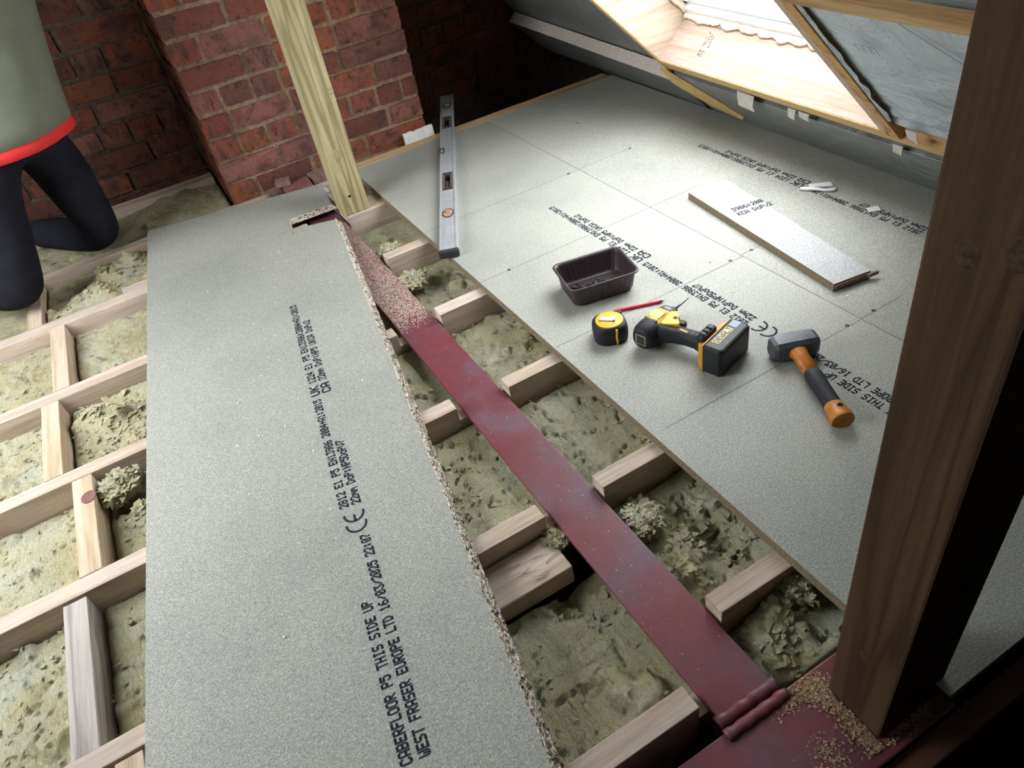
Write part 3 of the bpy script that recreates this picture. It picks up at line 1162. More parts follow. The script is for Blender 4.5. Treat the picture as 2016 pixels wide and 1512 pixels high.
# ------------------------------------------------------------------ sawdust
def flakes(name, n, fn, z, label, size=(0.0015, 0.005), mat='dust', par=None):
    bm = bmesh.new()
    for k in range(n):
        q = fn()
        if q is None:
            continue
        x, y = q[:2]
        zz = (q[2] if len(q) > 2 else z) + random.uniform(0.0004, 0.0022)
        a = random.uniform(0, 6.28)
        L = random.uniform(*size)
        w = L * random.uniform(0.15, 0.45)
        c, s = math.cos(a), math.sin(a)
        tl = random.uniform(0, .5) * L
        bm.faces.new([bm.verts.new(p) for p in ((x - c * L / 2 - s * w, y - s * L / 2 + c * w, zz), (x + c * L / 2 - s * w, y + s * L / 2 + c * w, zz + tl),
                                               (x + c * L / 2 + s * w, y + s * L / 2 - c * w, zz + tl), (x - c * L / 2 + s * w, y - s * L / 2 - c * w, zz))])
    bmesh.ops.recalc_face_normals(bm, faces=bm.faces)
    o = new_obj(name, bm, M[mat])
    tag(o, label, 'sawdust', kind='stuff')
    return o


def near_post():
    a = random.random()
    if a < 0.55:
        return (0.525 - abs(random.gauss(0, 0.012)), random.uniform(0.20, 0.325))
    if a < 0.8:
        return (random.gauss(0.51, 0.015), random.gauss(0.315, 0.008))
    if a < 0.9:
        return (random.gauss(0.475, 0.02), random.gauss(0.325, 0.01)) 
    return (random.uniform(0.53, 0.64), 0.21 - abs(random.gauss(0, 0.007)))


flakes('sawdust', 2600, lambda: (lambda q: q if 0.19 < q[1] < 0.336 else None)(near_post()), BZ - 0.004, 'pale sawdust drifted round the foot of the brown post', (0.001, 0.005), 'dust2')
flakes('sawdust', 260, lambda: (random.gauss(0.455, 0.016), random.gauss(0.235, 0.014)) if True else None, BZ - 0.004, 'sawdust smear on the grey scuff of the cross beam', (0.001, 0.004), 'dust2')


def beam_dust():
    y = random.uniform(1.62, 2.43)
    x = random.uniform(BX0 + 0.002, BX1 - 0.002)
    if y < 1.72 and random.random() > (y - 1.62) / 0.1:
        return None
    return (x, y)


flakes('sawdust', 15000, beam_dust, BZ, 'fine sawdust dusting the far end of the red beam', (0.0016, 0.0030))
flakes('sawdust', 120, lambda: (random.uniform(BX0 + .003, BX1 - .003), random.uniform(0.37, 1.7)), BZ, 'scattered specks of sawdust along the red beam', (0.0008, 0.0024))
flakes('wood_chips', 90, lambda: (random.uniform(0.64, 1.8), random.uniform(0.25, 2.7)), 0.0222, 'sparse pale wood flakes on the laid chipboard floor', (0.002, 0.006), 'chipc')
flakes('wood_chips', 60, lambda: (random.uniform(-0.2, 0.2), random.uniform(0.8, 2.5)), 0.0224, 'sparse pale wood flakes on the loose chipboard sheet', (0.002, 0.006), 'chipc')

# ================================================================== ROOF SIDE
# lower band: foil faced board from the floor up, cut foam edge at the left part
o = new_obj('insulation_board', rbox(bmesh.new(), 0.0, 0.268, -1.2, 2.074, 0.0, 0.05, 0.002), M['foil_d'])
tag(o, 'shade toned grey foil faced insulation strip low along the eaves', 'insulation')
bm = bmesh.new()
rbox(bm, 0.0, 0.185, 2.105, 3.38, 0.0, 0.05)
for v in bm.verts:
    if v.co.y > 3.0 and v.co.z > 0.1:
        v.co += Vector((-0.04, 0, 0.04))
bm.normal_update()
for f_ in bm.faces:
    f_.material_index = 1 if f_.normal.dot(Vector((-S2, 0, S2))) > 0.8 else 0
o = new_obj('insulation_board', bm, [M['foil_d'], M['foam_edge']])
tag(o, 'insulation board with pale cut foam edge in the dark corner by the chimney', 'insulation')
o = new_obj('insulation_board', rbox(bmesh.new(), 0.10, 1.12, 2.09, 3.38, 0.055, 0.098), M['foil_d'])
tag(o, 'shade toned foil insulation panel recessed behind the cut foam edge', 'insulation')
# thin yellow slab of wedge outline at the rafter foot
bm = bmesh.new()
for (tt, yy, nn) in ((0.20, 2.11, -0.014), (0.31, 2.10, -0.014), (0.285, 2.07, -0.014), (0.06, 1.86, -0.0135), (0.10, 2.0, -0.014)):
    bm.verts.new(rp(tt, yy, nn))
bm.verts.ensure_lookup_table()
f_ = bm.faces.new(bm.verts[:])
r = bmesh.ops.extrude_face_region(bm, geom=[f_])
bmesh.ops.translate(bm, verts=[v for v in r['geom'] if isinstance(v, bmesh.types.BMVert)], vec=(S2 * .012, 0, S2 * .012))
bmesh.ops.recalc_face_normals(bm, faces=bm.faces)
o = new_obj('yellow_wedge', bm, M['wedge_y'])
tag(o, 'yellowish wedge below the window lining corner', 'foam')

# window_1: lining, frame and foam
w1 = empty('window_1', rp(0.37, 1.6, 0.0))
w1['kind'] = 'structure'
w1['label'] = 'roof window with bright plywood lining'


def w1c(name, bm, mat, smooth=False):
    return child(name, bm, mat, w1, smooth)


PT = 0.022
w1c('lining_panel', rbox(bmesh.new(), RW[0] - PT, RW[0], RW[2] - PT, RW[3] + PT, 0.0, 0.20), M['ply'])
w1c('lining_panel', rbox(bmesh.new(), RW[1], RW[1] + PT, RW[2] - PT, RW[3] + PT, 0.0, 0.20), M['ply'])
w1c('lining_panel', rbox(bmesh.new(), RW[0], RW[1], RW[3], RW[3] + PT, 0.0, 0.20), M['ply_s'])
w1c('lining_panel', rbox(bmesh.new(), RW[0], RW[1], RW[2] - PT, RW[2], 0.0, 0.20), M['ply_s'])
# thin edging strips facing the room
w1c('lining_edge', rbox(bmesh.new(), RW[0] - PT - 0.001, RW[0] - 0.001, RW[2] - PT, RW[3] + PT, -0.003, 0.0), M['ply_edge'])
w1c('lining_edge', rbox(bmesh.new(), RW[0] - 0.001, RW[1], RW[3] + 0.001, RW[3] + PT + 0.004, -0.003, 0.0), M['ply_edge'])
# frame
bm = bmesh.new()
FT = 0.06
rbox(bm, RW[0], RW[0] + FT * .55, RW[2], RW[3], 0.165, 0.24, 0.004)
w1c('sash_bottom', bm, M['white'])
w1c('sash_bead', rbox(bmesh.new(), RW[0] + FT * .55, RW[0] + FT, RW[2], RW[3], 0.185, 0.245, 0.004), M['white'])
w1c('sash_side', rbox(bmesh.new(), RW[0] + FT, RW[1] - FT, RW[3] - 0.045, RW[3], 0.175, 0.24, 0.004), M['white'])
w1c('sash_side', rbox(bmesh.new(), RW[0] + FT, RW[1] - FT, RW[2], RW[2] + 0.045, 0.175, 0.24, 0.004), M['white'])
w1c('sash_top', rbox(bmesh.new(), RW[1] - FT, RW[1], RW[2], RW[3], 0.175, 0.24, 0.004), M['white'])


# foam beads: lumpy ribbon under the sash
def foam_strip(t, ya, yb, nn, seed, L=0.03):
    bm = bmesh.new()
    n = int((yb - ya) / 0.003)
    rows = []
    for i in range(n + 1):
        y = ya + (yb - ya) * i / n
        dn = 0.014 + 0.020 * abs(fnoise(y, seed, 0, 9, 3)) + 0.010 * abs(math.sin(y * 42 + 2 * fnoise(y, seed, 0, 5, 2)))
        h = 0.014 + 0.006 * fnoise(y, seed + 5, 0, 25, 2)
        rows.append([bm.verts.new(rp(t + a * h, y, nn - b * dn)) for a, b in ((0, -.2), (0.0, 0.9), (0.35, 1.05), (0.8, 0.7), (1.0, 0.2), (0.9, -.2))])
    for a, b in zip(rows, rows[1:]):
        for k in range(5):
            bm.faces.new((a[k], a[k + 1], b[k + 1], b[k])).smooth = True
    bm.faces.new(rows[0])
    bm.faces.new(rows[-1])
    bmesh.ops.recalc_face_normals(bm, faces=bm.faces)
    return bm


w1c('foam_bead', foam_strip(RW[0] + 0.001, 1.16, 2.045, 0.168, 3), M['foam'], True)
bm = bmesh.new()
n = 60
rows = []
for i in range(n + 1):
    tt = RW[0] + 0.02 + 0.5 * i / n
    dn = 0.016 + 0.014 * abs(fnoise(tt, 7, 0, 14, 3))
    rows.append([bm.verts.new(rp(tt, RW[3] - 0.001 - a * 0.015, 0.175 - b * dn)) for a, b in ((0, -.2), (0.0, 0.9), (0.5, 1.0), (1.0, 0.5), (0.9, -.2))])
for a, b in zip(rows, rows[1:]):
    for k in range(4):
        bm.faces.new((a[k], a[k + 1], b[k + 1], b[k])).smooth = True
bmesh.ops.recalc_face_normals(bm, faces=bm.faces)
w1c('foam_bead', bm, M['foam'], True)


# timber stamps on the lining: rows of tiny ink strokes
def stamp(y0, n0, rows, cols, dy, dn):
    bm = bmesh.new()
    for r_ in range(rows):
        for c_ in range(cols[r_]):
            if random.random() < 0.12:
                continue
            y = y0 - r_ * dy
            nn = n0 + c_ * dn
            for q in range(3):
                a = random.uniform(0, dn * .7)
                b = random.uniform(0, dy * .5)
                w, h = random.choice(((0.0016, dy * .55), (dn * .6, 0.0016)))
                bm.faces.new([bm.verts.new(rp(RW[0] + 0.0006, y - b - u, nn + a + v)) for u, v in ((0, 0), (h, 0), (h, w), (0, w))])
    w1c('ink_stamp', bm, plain('stamp ink', (120, 84, 72), 0.9, 0.05))


stamp(1.90, 0.045, 2, (5, 4), 0.014, 0.005)
stamp(1.90, 0.078, 3, (8, 7, 6), 0.012, 0.006)
stamp(1.885, 0.135, 2, (5, 4), 0.014, 0.006)

# timber under the lining, rafter and battens
o = new_obj('sole_batten', rbox(bmesh.new(), 0.312, 0.345, -1.2, 2.085, 0.0, 0.05, 0.002), M['batten_y'])
tag(o, 'tan batten running under the window lining above the dark gap', 'batten')
o = new_obj('rafter', rbox(bmesh.new(), 0.348, 2.3, 1.092, 1.124, -0.004, 0.098, 0.002), M['rafter'])
tag(o, 'tan rafter between the window lining and the silver foil panel', 'rafter')
o = new_obj('rafter', rbox(bmesh.new(), 0.20, 1.9, 2.076, 2.088, 0.0, 0.098, 0.001), M['rafter'])
tag(o, 'tan rafter edge beside the bright window lining by the chimney', 'rafter')
o = new_obj('purlin_batten', rbox(bmesh.new(), 0.955, 1.005, -1.2, 1.088, -0.016, -0.001, 0.002), M['batten_y'])
tag(o, 'brown batten crossing the silver foil panel high up', 'batten')
o = new_obj('sole_batten', rbox(bmesh.new(), 0.347, 0.40, -1.2, 1.088, 0.018, 0.06, 0.002), M['batten_y'])
tag(o, 'tan batten along the bottom of the silver foil panel', 'batten')

# foil panel: wrinkled sheet on a board
bm = bmesh.new()
ny, nt = 90, 60
g = []
for j in range(nt + 1):
    row = []
    for i in range(ny + 1):
        y = -1.2 + 2.29 * i / ny
        t = 0.40 + 2.1 * (j / nt) ** 1.6
        dn = 0.006 * fnoise(y, t, 2.0, 5, 3) + 0.008 * max(0, 1 - (t - 0.4) / 0.25) * math.sin(t * 120 + 4 * fnoise(y, t, 1, 3, 2)) * 0.6
        row.append(bm.verts.new(rp(t, y, 0.013 + dn * 0.8)))
    g.append(row)
for j in range(nt):
    for i in range(ny):
        bm.faces.new((g[j][i], g[j + 1][i], g[j + 1][i + 1], g[j][i + 1])).smooth = True
r = bmesh.ops.extrude_face_region(bm, geom=list(bm.faces))
bmesh.ops.translate(bm, verts=[v for v in r['geom'] if isinstance(v, bmesh.types.BMVert)], vec=(S2 * .05, 0, S2 * .05))
bmesh.ops.recalc_face_normals(bm, faces=bm.faces)
fp = new_obj('foil_insulation', bm, M['foil'])
tag(fp, 'wrinkled silver foil insulation panel beside the roof window', 'insulation')


def foil_mark(segs, w=0.0012, dash=None, name='printed_line'):
    bm = bmesh.new()
    for (t0, y0, t1, y1) in segs:
        L = math.hypot(t1 - t0, y1 - y0)
        k = max(1, int(L / dash)) if dash else 1
        for i in range(k):
            a, b = i / k, (i + (0.5 if dash else 1)) / k
            A = (t0 + (t1 - t0) * a, y0 + (y1 - y0) * a)
            B = (t0 + (t1 - t0) * b, y0 + (y1 - y0) * b)
            dx, dy = B[0] - A[0], B[1] - A[1]
            l_ = math.hypot(dx, dy) or 1
            px, py = -dy / l_ * w, dx / l_ * w
            bm.faces.new([bm.verts.new(rp(q[0], q[1], 0.0045)) for q in ((A[0] - px, A[1] - py), (B[0] - px, B[1] - py), (B[0] + px, B[1] + py), (A[0] + px, A[1] + py))])
    bmesh.ops.recalc_face_normals(bm, faces=bm.faces)
    ob = new_obj(name, bm, M['ink_f'], None, origin=(0, 0, 0))
    ob.parent = fp
    ob['kind'] = 'stuff'
    ob.matrix_parent_inverse = Matrix.Translation(fp.location).inverted()


M['ink_f'] = plain('foil print', (112, 122, 130), 0.6, 0.3)
foil_mark([(0.95, 1.0, 0.42, 0.90), (0.95, 0.93, 0.45, 0.82), (0.72, 1.02, 0.70, 0.62)], 0.001, 0.018)
foil_mark([(0.955, 0.90, 0.72, 0.70)], 0.0018)
oc = []
for k in range(3):
    y = 1.015 - k * 0.018
    oc += [(0.77, y, 0.80, y), (0.80, y, 0.80, y - 0.012), (0.80, y - 0.012, 0.77, y - 0.012)]
for k in range(5):
    y = 0.86 - k * 0.016
    oc += [(0.50, y, 0.53, y - .006), (0.53, y - .006, 0.53, y - 0.014)]
foil_mark(oc, 0.0011)
bm = bmesh.new()
# torn foil edge along the rafter
prev = None
for i in range(70):
    t = 0.44 + i * 0.011
    y = 1.090 - abs(fnoise(t, 3, 0, 9, 4)) * 0.012
    cur = (bm.verts.new(rp(t, 1.0905, -0.001)), bm.verts.new(rp(t, y - 0.006, 0.002 + 0.005 * fnoise(t, 8, 0, 14, 3))))
    if prev:
        bm.faces.new((prev[0], cur[0], cur[1], prev[1]))
    prev = cur
r = bmesh.ops.extrude_face_region(bm, geom=list(bm.faces))
bmesh.ops.translate(bm, verts=[v for v in r['geom'] if isinstance(v, bmesh.types.BMVert)], vec=(S2 * .0008, 0, S2 * .0008))
bmesh.ops.recalc_face_normals(bm, faces=bm.faces)
ob = new_obj('torn_foil_edge', bm, M['foil'], None, origin=(0, 0, 0))
ob.parent = fp
ob.matrix_parent_inverse = Matrix.Translation(fp.location).inverted()


# foil tabs hanging below the lining
def tab(t, y, w, l, label, curl=0.02):
    bm = bmesh.new()
    prev = None
    for i in range(9):
        s = i / 8
        tt = t - l * s
        nn = -0.004 - curl * math.sin(s * 2.2)
        ww = w * (1 - 0.3 * s * abs(math.sin(s * 5)))
        cur = (bm.verts.new(rp(tt, y - ww / 2, nn)), bm.verts.new(rp(tt, y + ww / 2, nn + 0.004 * s)))
        if prev:
            bm.faces.new((prev[0], cur[0], cur[1], prev[1]))
        prev = cur
    r = bmesh.ops.extrude_face_region(bm, geom=list(bm.faces))
    bmesh.ops.translate(bm, verts=[v for v in r['geom'] if isinstance(v, bmesh.types.BMVert)], vec=(S2 * .001, 0, S2 * .001))
    bmesh.ops.recalc_face_normals(bm, faces=bm.faces)
    o = new_obj('foil_scrap', bm, M['scrapf'])
    tag(o, label, 'scrap')


tab(0.318, 1.665, 0.075, 0.06, 'wide pale scrap of foil hanging below the window lining', 0.03)
tab(0.315, 1.475, 0.03, 0.035, 'narrow curled foil scrap below the lining', 0.02)
tab(0.315, 1.43, 0.04, 0.03, 'small pale foil scrap beside the curled one', 0.012)
tab(0.30, 1.12, 0.03, 0.03, 'crumpled foil scrap at the rafter foot', 0.015)
tab(0.43, 1.03, 0.03, 0.05, 'folded grey foil scrap at the bottom of the silver panel', 0.01)

# ================================================================== THINGS ON THE FLOOR
ZF = 0.0222

# ---- spirit level lying on the boards
A = Vector((0.618, 1.83, 0))
Bv = Vector((1.232, 3.135, 0))
dl = (Bv - A)
LL = dl.length
lv = thing('spirit_level', 'long worn aluminium spirit level lying across the board edge', 'spirit level', (A.x, A.y, ZF), math.atan2(dl.y, dl.x))
HW = 0.029
bm = bmesh.new()
# box section with two hand holes: built as strips (local x along, y across, z up)
holes = [(0.30 * LL, 0.40 * LL), (0.71 * LL, 0.80 * LL)]
xs = [0.012, *holes[0], *holes[1], LL - 0.012]
for a, b in ((xs[0], xs[1]), (xs[2], xs[3]), (xs[4], xs[5])):
    box(bm, a, b, -HW, HW, 0, 0.024, 0.002)
for a, b in holes:
    box(bm, a - 0.001, b + 0.001, -HW, -HW + 0.012, 0, 0.024, 0.002)
    box(bm, a - 0.001, b + 0.001, HW - 0.012, HW, 0, 0.024, 0.002)
new_obj('body', bm, M['alu'], lv)
for s in (-1, 1):
    new_obj('groove', bxm(0.02, holes[0][0] - 0.01, s * 0.011 - 0.0012, s * 0.011 + 0.0012, 0.0235, 0.0246), M['alu_l'], lv)
    new_obj('groove', bxm(holes[0][1] + 0.01, holes[1][0] - 0.01, s * 0.011 - 0.0012, s * 0.011 + 0.0012, 0.0235, 0.0246), M['alu_l'], lv)
    new_obj('edge_rail', bxm(0.012, LL - 0.012, s * (HW - 0.004) - 0.003, s * (HW - 0.004) + 0.003, -0.0002, 0.0262, 0.001), M['alu'], lv)
for a, b in ((-0.004, 0.014), (LL - 0.014, LL + 0.004)):
    e_ = new_obj('end_cap', bxm(a, b, -HW - 0.003, HW + 0.003, 0.0, 0.027, 0.006), M['rub'], lv)
    new_obj('cap_pad', bxm(a + (0.001 if a < 0 else 0.016), a + (0.002 if a < 0 else 0.017), -0.014, 0.014, 0.006, 0.021), M['alu_l'], e_)
for a, b in holes:
    bm = bmesh.new()
    w = 0.0185
    box(bm, a, a + 0.018, -w, w, 0.001, 0.0255, 0.002)
    box(bm, b - 0.018, b, -w, w, 0.001, 0.0255, 0.002)
    box(bm, a + 0.017, b - 0.017, -w, -w + 0.009, 0.001, 0.0255, 0.002)
    box(bm, a + 0.017, b - 0.017, w - 0.009, w, 0.001, 0.0255, 0.002)
    gs = new_obj('hand_grip', bm, M['rub'], lv)
    for s in (-1, 1):
        new_obj('grip_line', bxm(a + 0.016, b - 0.016, s * 0.0135 - 0.0009, s * 0.0135 + 0.0009, 0.0252, 0.026), M['salmon'], gs)
for c in (0.175 * LL, 0.895 * LL):
    bm = bmesh.new()
    pts = [(c + 0.034 * math.cos(math.radians(22.5 + 45 * k)), 0.021 * math.sin(math.radians(22.5 + 45 * k))) for k in range(8)]
    prism(bm, pts, 0.012, 0.0256, 0.001)
    vr = new_obj('vial_surround', bm, M['rub'], lv)
    bm = bmesh.new()
    prism(bm, [(c + (x - c) * 0.82, y * 0.82) for x, y in pts], 0.02, 0.0262, 0.0008)
    new_obj('vial_ring', bm, M['salmon'], vr)
    bm = bmesh.new()
    tube(bm, [(c - 0.004, -0.013, 0.0245), (c + 0.004, 0.013, 0.0245)], 0.006, 12)
    new_obj('vial', bm, M['vial'], vr, True)
c = 0.545 * LL
cv = new_obj('vial_surround', bxm(c - 0.026, c + 0.026, HW - 0.018, HW + 0.0006, 0.006, 0.0268, 0.002), M['rub'], lv)
bm = bmesh.new()
tube(bm, [(c - 0.02, HW - 0.008, 0.0235), (c + 0.02, HW - 0.008, 0.0235)], 0.0065, 12)
new_obj('vial', bm, M['vial'], cv, True)

# ---- offcut of board
ot = thing('chipboard_offcut', 'loose strip of pale chipboard with broken tongue lying on the laid sheets', 'offcut', (0, 0, 0))
op = [(1.343, 1.596), (1.476, 1.575), (1.372, 0.955), (1.268, 0.972)]
bm = bmesh.new()
prism(bm, op, ZF + 0.0004, ZF + 0.0222)
bm.normal_update()
for f_ in bm.faces:
    f_.material_index = 0 if abs(f_.normal.z) > 0.5 else 1
new_obj('panel', bm, [M['chip2'], M['edge_d']], ot)
bm = bmesh.new()
a, b = Vector((1.272, 0.972, 0)), Vector((1.392, 0.953, 0))
dr = (b - a).normalized()
pr = Vector((dr.y, -dr.x, 0))
top = []
for i in range(15):
    s = i / 14
    top.append((a + (b - a) * s + pr * (0.004 + 0.008 * abs(fnoise(s, 4, 0, 7, 3)) + (0.004 if i > 10 else 0))))
poly = [(p.x, p.y) for p in top] + [((b + pr * -0.004).x - 0.02, (b + pr * -0.004).y), ((a - pr * 0.002).x, (a - pr * 0.002).y)]
prism(bm, poly, ZF + 0.009, ZF + 0.0185)
new_obj('broken_tongue', bm, M['rubble'], ot)
bm = bmesh.new()
eo = Vector((0.985, -0.17, 0)).normalized()
uo = Vector((0.17, 0.985, 0)).normalized()
dot_text(bm, '3986:200', Vector((1.352, 1.408, ZF + 0.0225)), eo, uo, 0.0128, 0.019)
dot_text(bm, 'KCA DoPv2', Vector((1.347, 1.378, ZF + 0.0225)), eo, uo, 0.0125, 0.019)
new_obj('printed_text', bm, M['ink'], ot)

# ---- plastic tray of screws
ty = thing('plastic_tray', 'dark brown ribbed plastic tray holding black screws', 'tray', (0.852, 1.385, ZF), math.radians(-12))


def rrect(hx, hy, r, n=6, rib=0.0):
    out = []
    segs = []
    for cx, cy, a0 in ((hx - r, hy - r, 0), (-hx + r, hy - r, 90), (-hx + r, -hy + r, 180), (hx - r, -hy + r, 270)):
        for k in range(n + 1):
            a = math.radians(a0 + 90 * k / n)
            segs.append((cx + r * math.cos(a), cy + r * math.sin(a)))
    # resample with many points so that ribs can show
    P_ = segs + [segs[0]]
    tot = sum(math.dist(P_[i], P_[i + 1]) for i in range(len(segs)))
    N = 160
    acc, i, cur = 0, 0, 0
    for k in range(N):
        d_ = tot * k / N
        while acc + math.dist(P_[i], P_[i + 1]) < d_:
            acc += math.dist(P_[i], P_[i + 1])
            i += 1
        f = (d_ - acc) / math.dist(P_[i], P_[i + 1])
        x, y = P_[i][0] + (P_[i + 1][0] - P_[i][0]) * f, P_[i][1] + (P_[i + 1][1] - P_[i][1]) * f
        L = math.hypot(x, y)
        k_ = 1 + (rib * math.cos(2 * math.pi * k / N * 40)) / L
        out.append((x * k_, y * k_))
    return out


bm = bmesh.new()
lay_ = []
for hx, hy, z, rib in ((0.078, 0.055, 0.0, 0.0), (0.082, 0.059, 0.003, 0.0), (0.0845, 0.0615, 0.010, 0.0011), (0.0905, 0.0680, 0.055, 0.0011), (0.0912, 0.069, 0.058, 0.0), (0.098, 0.0755, 0.0605, 0.0), (0.0985, 0.076, 0.063, 0.0), (0.097, 0.0745, 0.0645, 0.0), (0.0915, 0.069, 0.063, 0.0),
                     (0.0895, 0.067, 0.0555, 0.0011), (0.0835, 0.0605, 0.0105, 0.0011), (0.080, 0.057, 0.004, 0.0), (0.074, 0.051, 0.0022, 0.0)):
    lay_.append([bm.verts.new((x, y, z)) for x, y in rrect(hx, hy, 0.020, 6, rib)])
for a, b in zip(lay_, lay_[1:]):
    for k in range(160):
        bm.faces.new((a[k], a[(k + 1) % 160], b[(k + 1) % 160], b[k])).smooth = True
bm.faces.new(lay_[0][::-1])
bm.faces.new(lay_[-1])
new_obj('tray_body', bm, M['tray'], ty)
# screws: one mesh, many copies
sm = bmesh.new()
lathe(sm, [(0.0001, 0.0), (0.004, 0.0002), (0.0040, 0.0008), (0.0018, 0.0035), (0.0017, 0.012)] + [(0.0021 if k % 2 else 0.0015, 0.013 + k * 0.0016) for k in range(17)] + [(0.0002, 0.0425)], 8, 'x')
sme = bpy.data.meshes.new('screw')
sm.to_mesh(sme)
sm.free()
sme.materials.append(M['screw'])
rr = random.Random(21)
rot = Matrix.Rotation(math.radians(-12), 4, 'Z')
for k in range(46):
    rad = abs(rr.gauss(0, 0.03))
    x = -0.012 + rr.gauss(0, 0.026)
    y = -0.012 + rr.gauss(0, 0.013)
    x = max(-0.05, min(0.045, x))
    y = max(-0.036, min(0.034, y))
    az = rr.gauss(0.5, 0.9) + (math.pi if rr.random() < .5 else 0)
    lay_z = 0.006 + (k / 46) * 0.012 * max(0, 1 - (abs(x + .012) / .06))
    s = bpy.data.objects.new('screw', sme)
    COL.objects.link(s)
    p = rot @ Vector((x - 0.021 * math.cos(az), y - 0.021 * math.sin(az), 0))
    s.location = (0.852 + p.x, 1.385 + p.y, ZF + lay_z)
    s.rotation_euler = (rr.uniform(0, 6), rr.uniform(-.12, .12), az - math.radians(12))
    tag(s, 'black screw lying loose in the brown tray', 'screw', 'black screws in the brown tray')

# ---- tape measure
tm = thing('tape_measure', 'black and yellow tape measure lying flat beside the red pencil', 'tape measure', (0.757, 1.188, ZF), math.radians(-20))
hx = 0.036
tm.scale = (1.15, 1.15, 1.1)
prof = []
for k in range(40):
    a = 2 * math.pi * k / 40
    c, s = math.cos(a), math.sin(a)
    p_ = 3.2
    q = (abs(c) ** p_ + abs(s) ** p_) ** (-1 / p_)
    prof.append((hx * c * q * (1.04 if c < 0 and s < 0 else 1), hx * s * q))
bm = bmesh.new()
rings = []
for sc_, z in ((0.86, 0.0), (0.97, 0.004), (1.0, 0.012), (1.0, 0.030), (0.96, 0.038), (0.86, 0.0435), (0.80, 0.0445)):
    rings.append([bm.verts.new((x * sc_, y * sc_, z)) for x, y in prof])
for a, b in zip(rings, rings[1:]):
    for k in range(40):
        bm.faces.new((a[k], a[(k + 1) % 40], b[(k + 1) % 40], b[k])).smooth = True
bm.faces.new(rings[0][::-1])
bm.faces.new(rings[-1])
new_obj('case', bm, M['blk2'], tm)
bm = bmesh.new()
lathe(bm, [(0.0295, 0.043), (0.0295, 0.0458), (0.0282, 0.0466), (0.0001, 0.0468)], 32)
fc = new_obj('yellow_face', bm, M['yel'], tm)
bm = bmesh.new()
box(bm, -0.021, 0.011, -0.0075, 0.0075, 0.0475, 0.0487, 0.0005)
box(bm, 0.009, 0.013, -0.0078, 0.0078, 0.0472, 0.0515, 0.0008)
box(bm, -0.021, -0.018, -0.0075, 0.0075, 0.0462, 0.0485)
clp = new_obj('belt_clip', bm, M['chrome'], tm)
clp.rotation_euler = (0, 0, math.radians(-25))
bm = bmesh.new()
for k in range(12):
    a = math.radians(-118 + k * 1.0)
pts = [(0.006, -0.0345, 0.0425), (0.006, -0.0372, 0.034), (0.0045, -0.0378, 0.022), (0.006, -0.0376, 0.010), (0.006, -0.0355, 0.003)]
tube(bm, pts, 0.0022, 6)
new_obj('yellow_band', bm, M['yel'], tm, True)
new_obj('nose_block', bxm(0.012, 0.036, 0.028, 0.040, 0.004, 0.038, 0.005), M['blk'], tm)
new_obj('tape_hook', bxm(0.0125, 0.0345, 0.0395, 0.0408, 0.006, 0.032), M['chrome'], tm)

# ---- red pencil
pa, pb = Vector((0.822, 1.2615, ZF + 0.0042)), Vector((0.943, 1.2135, ZF + 0.0042))
dp = pb - pa
pn = thing('carpenter_pencil', 'red carpenter pencil with dark point beside the tape measure', 'pencil', pa, math.atan2(dp.y, dp.x))
Lp = dp.length
bm = bmesh.new()
lathe(bm, [(0.0042, 0.0), (0.0042, Lp * 0.9)], 6, 'x')
for f_ in bm.faces:
    f_.smooth = False
new_obj('barrel', bm, M['pred'], pn)
bm = bmesh.new()
lathe(bm, [(0.0041, Lp * 0.9), (0.0022, Lp * 0.96)], 10, 'x')
new_obj('sharpened_wood', bm, M['lead'], pn)
bm = bmesh.new()
lathe(bm, [(0.0022, Lp * 0.96), (0.0004, Lp)], 8, 'x')
new_obj('lead_point', bm, M['lead'], pn)

# ---- impact driver lying on its side.
# local axes: x = along the barrel (to the bit), y = from battery towards barrel top, z = up from the floor (tool width)
idr = thing('impact_driver', 'black and yellow cordless impact driver lying on its side', 'power tool', (0.848, 1.112, ZF), math.radians(17))
ZC = 0.036


def sect(bm, stations, mi=0, n=28, p=2.6):
    """loft of superellipse sections: (cx, cy, cz, half_a (in-plane), half_z, dirx, diry) with in-plane axis perpendicular to direction"""
    rings = []
    for (cx, cy, cz, ha, hz, dx, dy) in stations:
        l_ = math.hypot(dx, dy)
        px, py = -dy / l_, dx / l_
        ring = []
        for k in range(n):
            a = 2 * math.pi * k / n
            c, s = math.cos(a), math.sin(a)
            q = (abs(c) ** p + abs(s) ** p) ** (-1 / p)
            ring.append(bm.verts.new((cx + px * ha * c * q, cy + py * ha * c * q, cz + hz * s * q)))
        rings.append(ring)
    for a, b in zip(rings, rings[1:]):
        for k in range(n):
            f_ = bm.faces.new((a[k], a[(k + 1) % n], b[(k + 1) % n], b[k]))
            f_.smooth = True
            f_.material_index = mi
    bm.faces.new(rings[0][::-1]).material_index = mi
    bm.faces.new(rings[-1]).material_index = mi
    bmesh.ops.recalc_face_normals(bm, faces=bm.faces)
    return bm


